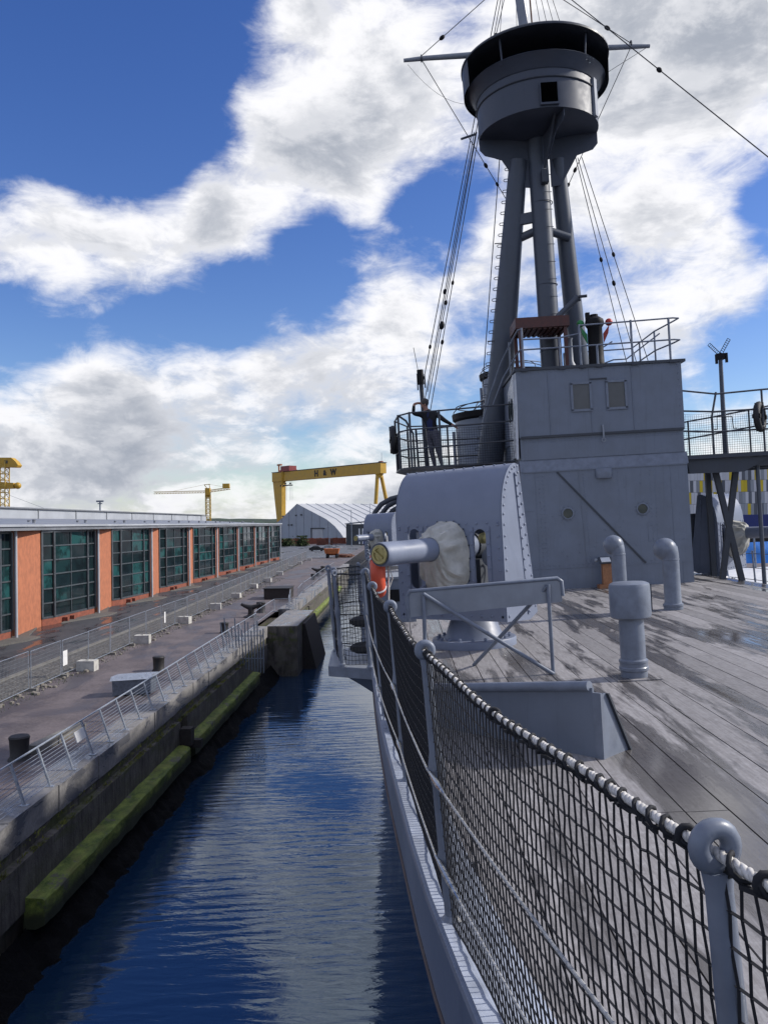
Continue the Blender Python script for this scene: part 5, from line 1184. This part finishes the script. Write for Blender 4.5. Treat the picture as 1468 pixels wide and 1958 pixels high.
MB().lathe([(RD, ZB), (.9, ZB-.02), (.3, ZB-.12)], 48, (MX, MY, 0)).build('floor', 'paint_top', tp_)
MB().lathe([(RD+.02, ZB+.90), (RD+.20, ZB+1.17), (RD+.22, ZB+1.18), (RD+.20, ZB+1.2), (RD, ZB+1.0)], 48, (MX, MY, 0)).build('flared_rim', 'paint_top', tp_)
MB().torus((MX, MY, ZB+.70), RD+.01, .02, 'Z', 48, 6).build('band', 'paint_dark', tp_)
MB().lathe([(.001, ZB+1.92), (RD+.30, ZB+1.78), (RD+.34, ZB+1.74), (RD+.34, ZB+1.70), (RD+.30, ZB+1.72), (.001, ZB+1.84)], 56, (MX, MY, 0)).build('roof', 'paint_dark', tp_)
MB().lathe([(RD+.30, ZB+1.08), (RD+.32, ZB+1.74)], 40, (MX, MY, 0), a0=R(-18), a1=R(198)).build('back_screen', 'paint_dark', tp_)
for a in (-128, -52, -90+180): MB().tube([(MX+(RD+.1)*math.cos(R(a)), MY+(RD+.1)*math.sin(R(a)), ZB+1.12), (MX+(RD+.16)*math.cos(R(a)), MY+(RD+.16)*math.sin(R(a)), ZB+1.72)], .022, 8).lathe([(.06, 0), (.02, .1)], 8, (MX+(RD+.12)*math.cos(R(a)), MY+(RD+.12)*math.sin(R(a)), ZB+1.10)).build('roof_post', 'paint_top', tp_)
wbx = MB().box((3.83, MY-RD-.005, ZB+.29), (.42, .10, .50)).build('hatch_frame', 'paint_top', tp_); MB().box((3.83, MY-RD-.053, ZB+.31), (.37, .02, .44)).build('hatch_shade_panel', 'recess_shade', wbx)  # flat black panel stands in for the hatch's shaded recess
MB().box((5.0, MY-.80, ZB+.45), (.16, .1, .88), rz=R(55)).build('vertical_plate', 'paint_light', tp_)
for ang in (180, 0, 285):
    d = Vector((math.cos(R(ang)), math.sin(R(ang)), 0)); c0 = Vector((MX, MY, 0)); t_ = Vector((-d.y, d.x, 0))*.02
    k = 1.0 if ang in (0, 180) else .62
    pts = [(.25, ZB-.03), (RD*(1 if k == 1 else .97), ZB-.01), (RD*(1 if k == 1 else .97), ZB-.26*k), (RD-.12, ZB-.40*k), (.92, ZB-.52*k), (.50, ZB-1.22*k), (.25, ZB-1.25*k)]
    MB().prism([c0+d*r_+Vector((0, 0, z)) for r_, z in pts], t_).build('bracket', 'paint_top', tp_)
MB().box((3.84, MY-.32, 9.72), (.16, .2, .3)).bar((3.84, MY-.4, 9.9), (4.0, MY-1.1, ZB), .05, .05).build('sheave_box', 'paint_dark', ms)
MB().tube([(3.70, MY, ZB+1.8), (3.56, MY, 14.3), (3.38, MY, 19)], [.13, .12, .09], 16).build('topmast', 'paint_light', ms)
MB().tube([(3.82, MY-.1, ZB+1.8), (3.66, MY-.1, 19)], .02, 6).build('conduit', 'rust_brown', ms)
MB().tube([(.66, MY+.3, 13.10), (1.2, MY+.3, 13.12), (3.7, MY+.3, 13.12), (6.2, MY+.3, 13.06), (6.72, MY+.3, 13.04)], [.045, .06, .09, .06, .045], 12).build('yard', 'paint_light', ms)
for xx in (1.10, 6.26): MB().torus((xx, MY+.3, 13.12), .075, .018, 'X', 14, 6).build('yard_band', 'paint_dark', ms)
MB().tube([(2.32, MY+.2, 11.10), (1.95, MY+.2, 11.0)], .03, 8).build('spur', 'paint_mast', ms)
def wire(a, b, r_=.011, blocks=(), sag=0.):
    a, b = Vector(a), Vector(b); pts = [a.lerp(b, i/8)-Vector((0, 0, sag*4*(i/8)*(1-i/8))) for i in range(9)] if sag else [a, b]
    w_ = MB().tube(pts, r_, 5).build('stay', 'wire_dark', ms)
    for f, s in blocks:
        p = a.lerp(b, f); q = (b-a).normalized().to_track_quat('Z', 'Y').to_matrix(); MB().ball(p, s, 10, (.75, .75, 1.25), q).build('block', 'black', w_)
yy = MY+.3
wire((3.08, yy, 14.5), (.64, 20.6, 4.9), .012, ((.885, .05),)); wire((3.15, yy, 14.5), (.80, 20.7, 4.9), .011); wire((3.24, yy, 14.5), (2.40, yy, 11.6), .011, ((.33, .075), (.98, .08)))
for dx, bl in ((0, ((.56, .06),)), (.06, ((.60, .055), (.68, .09))), (.12, ((.53, .05), (.74, .055)))): wire((2.30+dx, yy, 11.2), (.62+dx*1.6, 20.6, 4.3), .011, bl)
wire((1.10, yy, 13.18), (2.9, yy, 14.6), .010, ((.30, .07),)); wire((1.10, yy, 13.1), (3.02, 20.15, 9.32), .010, ((.74, .06), (.87, .05)))
wire((6.26, yy, 13.15), (4.6, yy, 14.4), .010, ((.33, .07),)); wire((6.26, yy, 13.05), (4.38, 20.2, 9.45), .010, ((.83, .06), (.93, .05))); wire((6.70, yy, 13.04), (5.45, yy, 12.35), .006)
wire((4.80, yy, 14.40), (7.75, 14.5, 6.75), .012, ((.43, .07),))
for a, b, bl in (((4.75, yy, 10.4), (5.75, yy, 4.95), ((.47, .055),)), ((4.80, yy, 10.4), (6.0, yy, 4.95), ((.58, .06),)), ((4.90, yy, 10.4), (6.3, yy, 4.95), ((.45, .055),))): wire(a, b, .010, bl)
wire((2.89, yy, 10.54), (2.15, yy, 4.95), .012); wire((.75, yy, 13.0), (2.2, yy, 11.9), .004, (), .25); wire((3.5, MY, 15), (3.45, yy, 12.6), .007)
for z, xx in ((8.4, 2.64), (6.0, 2.32)): MB().bar((xx, yy, z), (xx+.2, yy, z), .02, .02).build('standoff', 'paint_dark', ms)
for dx in (.3, .45, .6, .75): wire((3.6+dx*.2, MY, 16.5), (3.6+dx*1.2, MY-.6, ZB+1.86), .007)
wire((3.4, MY, 16.5), (2.9, MY-.5, ZB+1.84), .007)

# ------------------------------------------------------------------ bridge wings
def net_patch(par, corners, nu, nv, r_=.0035, wav=.02):
    global net
    net = MB(); a, b, c, d = (Vector(p) for p in corners); P = {}
    for i in range(nu+1):
        for j in range(nv+1):
            u, v = i/nu, j/nv; p = a*(1-u)*(1-v)+b*u*(1-v)+c*u*v+d*(1-u)*v; P[i, j] = p+Vector((0, wav*math.sin(i*.8+j*.5), -wav*math.sin(math.pi*u)*v))
    for i in range(nu+1):
        for j in range(nv+1):
            if i < nu: strand(P[i, j], P[i+1, j], r_)
            if j < nv: strand(P[i, j], P[i, j+1], r_)
    net.build('netting', 'net', par, kind='stuff')
lw = thing('bridge_wing', 'railed bridge wing platform where the man stands', 'platform', (1.3, 20, 2.9))
FZ = 2.90
MB().prism([(2.62, 18.72, FZ-.03), (.25, 18.6, FZ-.03), (.0, 19.0, FZ-.03), (-.1, 20.2, FZ-.03), (.2, 21.6, FZ-.03), (2.62, 21.8, FZ-.03)], (0, 0, .03)).build('floor', 'paint_dark', lw)
PL = [(2.66, 18.62), (.95, 18.66), (.28, 18.75), (.02, 19.15), (-.06, 20.2), (.25, 21.4), (1.3, 21.7), (2.4, 21.8)]
for i, (x, y) in enumerate(PL[1:7]): MB().tube([(x, y, FZ), (x, y, FZ+1.26)], .026, 8).build('stanchion', 'paint_dark', lw)
for z in (1.24, .86, .42): MB().tube([(x, y, FZ+z-(.0 if i else -.05)) for i, (x, y) in enumerate(PL)], .019, 8).build('rail', 'paint_dark', lw)
net_patch(lw, [(2.6, 18.64, FZ), (.95, 18.68, FZ), (.95, 18.68, FZ+.84), (2.6, 18.64, FZ+.84)], 30, 15); net_patch(lw, [(.93, 18.68, FZ), (.05, 19.1, FZ), (.05, 19.1, FZ+.84), (.93, 18.68, FZ+.84)], 18, 15); net_patch(lw, [(.02, 19.15, FZ), (-.06, 20.2, FZ), (-.06, 20.2, FZ+.84), (.02, 19.15, FZ+.84)], 18, 15); net_patch(lw, [(-.05, 20.3, FZ), (1.3, 21.7, FZ), (1.3, 21.7, FZ+.84), (-.05, 20.3, FZ+.84)], 30, 15)
MB().tube([(.35, 19.1, FZ), (.35, 19.1, FZ+.8), (.2, 19.05, FZ+1.1), (.05, 19.1, FZ+1.22)], .024, 8).build('curved_stay', 'paint_dark', lw)
for x in (.45, .62): MB().tube([(x, 19.6, FZ), (x-.02, 19.6, FZ+.95)], .025, 8).build('ladder_side', 'paint_dark', lw)
for k in range(4): MB().tube([(.45, 19.6, FZ+.18+.22*k), (.62, 19.6, FZ+.18+.22*k)], .014, 6).build('ladder_rung', 'paint_dark', lw)
MB().tube([(.30, 18.8, FZ-.1), (.12, 18.75, FZ-1.6), (.3, 18.9, 0)], .05, 8).build('prop', 'paint_dark', lw); MB().tube([(1.6, 20.8, FZ-.1), (1.6, 20.8, 0)], .06, 8).build('prop', 'paint_dark', lw)
sgp = thing('signal_post', 'thin post with a black head standing behind the man', 'post', (.68, 21, FZ))
MB().tube([(.70, 21, FZ), (.66, 21, 5.2)], .055, 10).build('pole', 'paint_dark', sgp); MB().tube([(.66, 21, 5.15), (.65, 21, 5.52)], .085, 10).bar((.57, 20.96, 5.0), (.57, 20.96, 5.42), .03, .03).bar((.76, 20.96, 5.05), (.76, 20.96, 5.4), .03, .03).build('head', 'black', sgp); MB().tube([(.60, 21, 5.5), (.52, 21, 6.1)], .008, 5).build('aerial', 'wire_dark', sgp)
def ring(c, ax, lab, maj=.27, mi=.075):
    r_ = thing('lifebuoy', lab, 'lifebuoy', c, group='black lifebuoys on the bridge wings'); M = Vector(ax).to_track_quat('Z', 'Y').to_matrix()
    MB().torus(c, maj, mi, M, 28, 10).build('ring', 'rubber', r_)
    for a in (0, 90, 180, 270): p = Vector(c)+M @ Vector((maj*math.cos(R(a)), maj*math.sin(R(a)), 0)); MB().box(p, (.09, .09, .17), M=M).build('strap', 'black', r_)
ring((-.12, 19.5, 3.62), (1, .05, 0), 'black lifebuoy seen edge-on at the left end of the near bridge wing'); ring((8.0, 18.38, 3.55), (.80, -.60, 0), 'black lifebuoy hung on the right bridge wing rail')
rw = thing('bridge_wing', 'railed and netted bridge wing platform at the right carried on crossed struts', 'platform', (7.6, 19.2, 2.8))
RZ = 2.78
MB().prism([(6.28, 18.3, RZ-.09), (9.6, 18.3, RZ-.09), (9.6, 21.2, RZ-.09), (6.28, 21.2, RZ-.09)], (0, 0, .09)).build('floor', 'paint_dark', rw)
for y in (18.5, 19.6, 20.9): MB().bar((6.3, y, RZ-.20), (9.4, y, RZ-.20), .06, .20).build('beam', 'paint_dark', rw)
MB().prism([(6.35, 18.4, RZ-.1), (8.2, 18.4, RZ-.1), (7.6, 18.4, RZ-.42), (6.4, 18.4, RZ-.40)], (0, .04, 0)).build('bracket_plate', 'paint_dark', rw)
RP = [(6.28, 18.45), (7.02, 18.45), (8.12, 18.45), (9.5, 18.45)]
for x in (6.98, 8.10, 9.5): MB().tube([(x, 18.45, RZ), (x, 18.45, RZ+.85), (x+(.12 if x < 7.5 else .0), 18.45, RZ+1.38)], .024, 8).build('stanchion', 'paint_dark', rw)
for z in (.95, .50): MB().tube([(x, y, RZ+z+(.06 if i == 0 else 0)) for i, (x, y) in enumerate(RP)], .02, 8).build('rail', 'paint_dark', rw)
MB().tube([(6.28, 18.45, RZ+1.47), (7.1, 18.45, RZ+1.34), (8.1, 18.45, RZ+1.38), (9.5, 18.45, RZ+1.42)], .02, 8).build('rail', 'paint_dark', rw)
BPz = [(6.75, 20.9), (7.3, 20.9), (7.9, 20.9), (8.7, 20.6), (9.5, 20.2)]
for x, y in BPz[1:]: MB().tube([(x, y, RZ), (x, y, RZ+1.0+.12*(x-7))], .024, 8).build('stanchion', 'paint_dark', rw)
for z in (.98, .55): MB().tube([(6.6, 20.9, RZ), (6.68, 20.9, RZ+z-.15), (6.8, 20.9, RZ+z-.05)]+[(x, y, RZ+z+.12*max(0, x-7)) for x, y in BPz[1:]], .02, 8).build('rail', 'paint_dark', rw)
net_patch(rw, [(6.3, 18.46, RZ), (7.0, 18.46, RZ), (7.0, 18.46, RZ+.93), (6.3, 18.46, RZ+.93)], 14, 18); net_patch(rw, [(7.0, 18.46, RZ), (8.1, 18.46, RZ), (8.1, 18.46, RZ+.93), (7.0, 18.46, RZ+.93)], 22, 18); net_patch(rw, [(8.1, 18.46, RZ), (9.5, 18.46, RZ), (9.5, 18.46, RZ+.93), (8.1, 18.46, RZ+.93)], 24, 18)
for a, b in (((7.14, 18.9, RZ-.3), (7.62, 18.95, 0)), ((7.62, 18.9, RZ-.3), (7.18, 18.95, 0)), ((6.78, 20.0, RZ-.2), (6.52, 20.0, .0)), ((7.6, 20.6, RZ-.2), (7.6, 20.6, -.1))): MB().bar(a, (b[0], b[1], dz(b[0], b[1])), .12, .10, (0, 1, 0)).build('strut', 'paint_dark', rw)
for x, y in ((7.98, 18.62), (8.35, 18.7)): MB().tube([(x, y, dz(x, y)), (x, y, RZ-.1)], .045, 10).build('prop', 'paint_mast', rw)
for k in range(6): MB().bar((6.36, 19.3, .6+.36*k), (6.62, 19.3, .6+.36*k), .03, .03).build('ladder_rung', 'paint_dark', rw)
sm = thing('semaphore_post', 'tall thin semaphore post with two raised lattice arms', 'semaphore', (7.53, 19.2, RZ))
MB().tube([(7.53, 19.2, RZ), (7.53, 19.2, 4.0), (7.54, 19.2, 5.0)], [.065, .05, .045], 10).build('pole', 'paint_mast', sm); MB().box((7.54, 19.2, 5.08), (.18, .12, .14)).box((7.43, 19.15, 5.02), (.05, .05, .22)).box((7.66, 19.15, 5.04), (.05, .05, .22)).build('arm_head', 'black', sm)
for s, L, a in ((-1, .36, 133), (1, .42, 58)):
    d = Vector((math.cos(R(a)), 0, math.sin(R(a)))); n_ = Vector((-d.z, 0, d.x)); p0 = Vector((7.54, 19.2, 5.12)); m = MB()
    for o in (-.035, .035): m.bar(p0+n_*o, p0+d*L+n_*o, .012, .012, (0, 1, 0))
    for k in range(9): q = p0+d*(L*k/8); m.bar(q-n_*.035, q+n_*.035, .010, .010, (0, 1, 0))
    m.build('semaphore_arm', 'wire_dark', sm)
MB().tube([(7.28, 19.15, 3.4), (7.35, 19.15, 3.4), (7.36, 19.15, 3.68), (7.70, 19.15, 3.68), (7.72, 19.15, 3.4), (7.8, 19.15, 3.4)], .014, 6).build('crank_handles', 'paint_dark', sm)

# ------------------------------------------------------------------ funnels, davits, port side things
def funnel(c, r_, zt, lab, cage=True):
    x, y = c; f = thing('funnel', lab, 'funnel', (x, y, 0)); MB().lathe([(r_, 0), (r_, zt-.35), (r_*.995, zt-.2)], 48, (x, y, 0)).build('casing', 'paint', f)
    MB().lathe([(r_, zt-.22), (r_+.07, zt-.16), (r_+.09, zt), (r_-.06, zt+.02), (r_-.10, zt-.4)], 48, (x, y, 0)).build('cap', 'black', f)
    for k in range(3):
        pts = [(x+(r_+.05)*math.cos(a)*math.cos(R(60*k)), y+(r_+.05)*math.cos(a)*math.sin(R(60*k)), zt+.40*math.sin(a)) for a in [math.pi*i/14 for i in range(15)]]; MB().tube(pts, .014, 6).build('cage_hoop', 'paint_dark', f)
    MB().torus((x, y, zt+.22), r_-.05, .016, 'Z', 40, 6).build('cage_ring', 'paint_dark', f)
    MB().tube([(x-r_-.07, y-.2, 0), (x-r_-.07, y-.2, zt-.5)], .045, 8).build('steam_pipe', 'paint', f)
    for z in (1.0, 2.2, 3.4): MB().torus((x, y, z), r_+.005, .014, 'Z', 48, 5).build('band', 'paint', f)
funnel((2.80, 24.3), 1.10, 4.72, 'nearer lower grey funnel with black cap behind the man'); funnel((4.33, 30.0), 1.18, 6.85, 'taller grey funnel partly hidden by the mast leg')
dv = thing('boat_davits', 'curved dark davit arms arching above the second gun', 'davits', (-.3, 42, -.3))
for x, y, h in ((-.55, 42, 2.95), (-.25, 43, 2.85), (.0, 42.5, 2.6)): MB().tube([(x-1.0, y, -.3), (x-.98, y, h-1.2), (x-.85, y, h-.7), (x-.5, y, h-.3), (x, y, h-.05), (x+.5, y, h+.05), (x+1.2, y, h+.1)], .13, 12).build('arm', 'paint_dark', dv)
lk = thing('deck_locker', 'grey steel locker behind the near gun beside the second gun', 'locker', (-.25, 14.2, 0))
MB().box((-.18, 14.3, .36), (.62, 1.2, .72)).build('body', 'paint', lk); MB().box((-.18, 14.3, .74), (.68, 1.26, .04)).build('lid', 'paint_light', lk); MB().box((-.18, 13.69, .45), (.22, .02, .2)).build('vent', 'black', lk)
ls_ = thing('landing_stage', 'pale gangway landing stage off the port side with blue sheeting', 'landing stage', (13, 27, -.9))
MB().box((14.5, 26.5, -.82), (8.0, 9.4, .14)).build('floor', 'white_panel', ls_)
for x in (10.8, 13, 15.2, 17.4):
    MB().tube([(x, 31, -.75), (x, 31, .4)], .04, 8).build('post', 'galv_dull', ls_); MB().tube([(x, 31, -.8), (x, 31, -10)], .15, 8).build('pile', 'galv_dull', ls_)
tb = MB(); xs_ = [6.8+i*.12 for i in range(90)]; ys_ = [i/8 for i in range(9)]
tb.grid(xs_, ys_, lambda x, v: (x, 31.1+.35*v*v+.05*mnoise.noise((x*2, v*2, 1)), .18-.78*(1-v)+.04*mnoise.noise((x*1.3, v, 3))))
single('blue_tarpaulin', tb, 'tarp_blue', 'bright blue tarpaulin screen beyond the far right gun', 'tarpaulin', (11, 31.2, -.6))
r3 = thing('far_guard_rail', 'thin guard rail on the far port edge of the deck', 'guard rail', (9.8, 22, -.5))
for k in range(7):
    y = 15+2.2*k; x = 2*CXS-xe(y)-.12; stanchion(r3, x, y, 0, 1, 1.05, False).location = (0, 0, dz(x, y))
for z in (1.05, .64, .3): MB().tube([(2*CXS-xe(15+2.2*k)-.10, 15+2.2*k, z+dz(2*CXS-xe(15+2.2*k), 15+2.2*k)) for k in range(7)], .01, 6).build('guard_wire', 'wire_dark', r3)

# ------------------------------------------------------------------ the man on the bridge wing
def person():
    r_ = thing('person', 'man in dark jacket and grey trousers saluting on the bridge wing', 'person', (.85, 20.2, FZ))
    J = {}; Eg = []
    def j(n, p, r, par=None):
        J[n] = (Vector(p), r)
        if par: Eg.append((par, n))
    Y = 20.2; z0 = FZ
    j('pelvis', (.86, Y, z0+.90), .15); j('waist', (.83, Y, z0+1.06), .14, 'pelvis'); j('chest', (.79, Y, z0+1.28), .165, 'waist'); j('neckb', (.74, Y, z0+1.44), .075, 'chest'); j('neck', (.71, Y, z0+1.51), .055, 'neckb'); j('head', (.685, Y-.01, z0+1.60), .085, 'neck'); j('crown', (.675, Y-.01, z0+1.68), .080, 'head')
    # far arm lifted to the brow, near arm reaching back to the rail
    j('sr', (.64, Y+.06, z0+1.38), .075, 'chest'); j('er', (.40, Y-.02, z0+1.40), .055, 'sr'); j('wr', (.43, Y-.08, z0+1.62), .036, 'er'); j('pr', (.50, Y-.09, z0+1.66), .036, 'wr')
    j('sl', (.95, Y-.08, z0+1.36), .075, 'chest'); j('el', (1.16, Y-.16, z0+1.17), .055, 'sl'); j('wl', (1.34, Y-.18, z0+1.05), .034, 'el'); j('pl', (1.40, Y-.18, z0+1.01), .034, 'wl')
    j('hr', (.80, Y+.04, z0+.84), .115, 'pelvis'); j('kr', (.80, Y+.04, z0+.47), .075, 'hr'); j('ar', (.86, Y+.05, z0+.09), .045, 'kr'); j('fr', (.77, Y+.03, z0+.04), .04, 'ar')
    j('hl', (.91, Y-.06, z0+.84), .115, 'pelvis'); j('kl', (.96, Y-.08, z0+.48), .075, 'hl'); j('al', (1.03, Y-.06, z0+.09), .045, 'kl'); j('fl', (.95, Y-.08, z0+.04), .04, 'al')
    # nose and fingers
    j('nose', (.595, Y-.015, z0+1.60), .014, 'head')
    for i in range(4): j('fa%d' % i, (.56+.012*i, Y-.11+.014*i, z0+1.66-.014*i), .010, 'pr'); j('fb%d' % i, (.60+.006*i, Y-.12+.014*i, z0+1.655-.016*i), .008, 'fa%d' % i)
    j('tha', (.51, Y-.12, z0+1.62), .010, 'pr')
    for i in range(4): j('ga%d' % i, (1.44, Y-.20+.016*i, z0+.985-.004*i), .010, 'pl'); j('gb%d' % i, (1.455, Y-.20+.016*i, z0+.95), .008, 'ga%d' % i)
    j('thb', (1.40, Y-.215, z0+.985), .010, 'pl')
    names = list(J); me = bpy.data.meshes.new('body'); me.from_pydata([J[n][0]-ORG[r_.name] for n in names], [(names.index(a), names.index(b)) for a, b in Eg], [])
    o = bpy.data.objects.new('body_tmp', me); col.objects.link(o); o.modifiers.new('skin', 'SKIN'); ss = o.modifiers.new('sub', 'SUBSURF'); ss.levels = 2; ss.render_levels = 2
    for i, n in enumerate(names):
        sv = me.skin_vertices[0].data[i]; q = J[n][1]; sv.radius = (q, q); sv.use_root = n == 'pelvis'
    bpy.context.view_layer.update()
    m2 = bpy.data.meshes.new_from_object(o.evaluated_get(bpy.context.evaluated_depsgraph_get())); bpy.data.objects.remove(o)
    m2.materials.clear()
    for k in ('skin', 'jacket', 'trousers', 'shoes', 'shirt'): m2.materials.append(MATS[k])
    reg = {'head': 0, 'crown': 0, 'neck': 0, 'nose': 0, 'wr': 0, 'pr': 0, 'wl': 0, 'pl': 0, 'fr': 3, 'fl': 3, 'pelvis': 2}
    pts = [(J[a][0]-ORG[r_.name], J[b][0]-ORG[r_.name], a, b) for a, b in Eg]
    for p in m2.polygons:
        c = p.center; best = (9, None)
        for a, b, na, nb in pts:
            ab = b-a; t = max(0, min(1, (c-a).dot(ab)/max(1e-9, ab.length_squared))); d = (c-(a+ab*t)).length
            if d < best[0]: best = (d, (na, nb, t))
        na, nb, t = best[1]; mi = 1
        if nb in ('hr', 'kr', 'hl', 'kl'): mi = 2
        elif nb in ('ar', 'al'): mi = 2 if t < .93 else 3
        elif nb in ('fr', 'fl'): mi = 3
        elif nb in ('neck', 'head', 'crown', 'nose', 'pr', 'pl', 'tha', 'thb') or nb[:2] in ('fa', 'fb', 'ga', 'gb'): mi = 0
        elif nb == 'waist' and t < .35: mi = 2
        elif nb in ('wr', 'wl') and t > .85: mi = 0
        if mi == 1 and nb in ('waist', 'chest', 'neckb') and c.y < -.02 and abs(c.x+.06+.0*c.z) < .06: mi = 4
        p.material_index = mi; p.use_smooth = True
    b_ = bpy.data.objects.new('body', m2); col.objects.link(b_); b_.parent = r_
    h = MB().lathe([(.001, .118), (.05, .108), (.085, .07), (.098, .02), (.094, -.03), (.082, -.05)], 18, (.695, 20.2, FZ+1.655), Matrix.Rotation(R(14), 3, 'Y')); h.build('hair', 'hair', r_)
    for dy in (-.035, .03): MB().ball((.607, 20.19+dy, FZ+1.622), .011, 8).build('eye', 'black', r_)
    MB().box((.603, 20.19, FZ+1.552), (.01, .045, .008)).build('mouth', 'red_paint', r_)
    for dy in (-.088, .085): MB().ball((.70, 20.19+dy, FZ+1.60), .025, 8, (.6, .35, 1)).build('ear', 'skin', r_)
    MB().torus((.735, 20.2, FZ+1.455), .066, .02, Matrix.Rotation(R(-20), 3, 'Y'), 18, 6).build('collar', 'jacket', r_)
person()
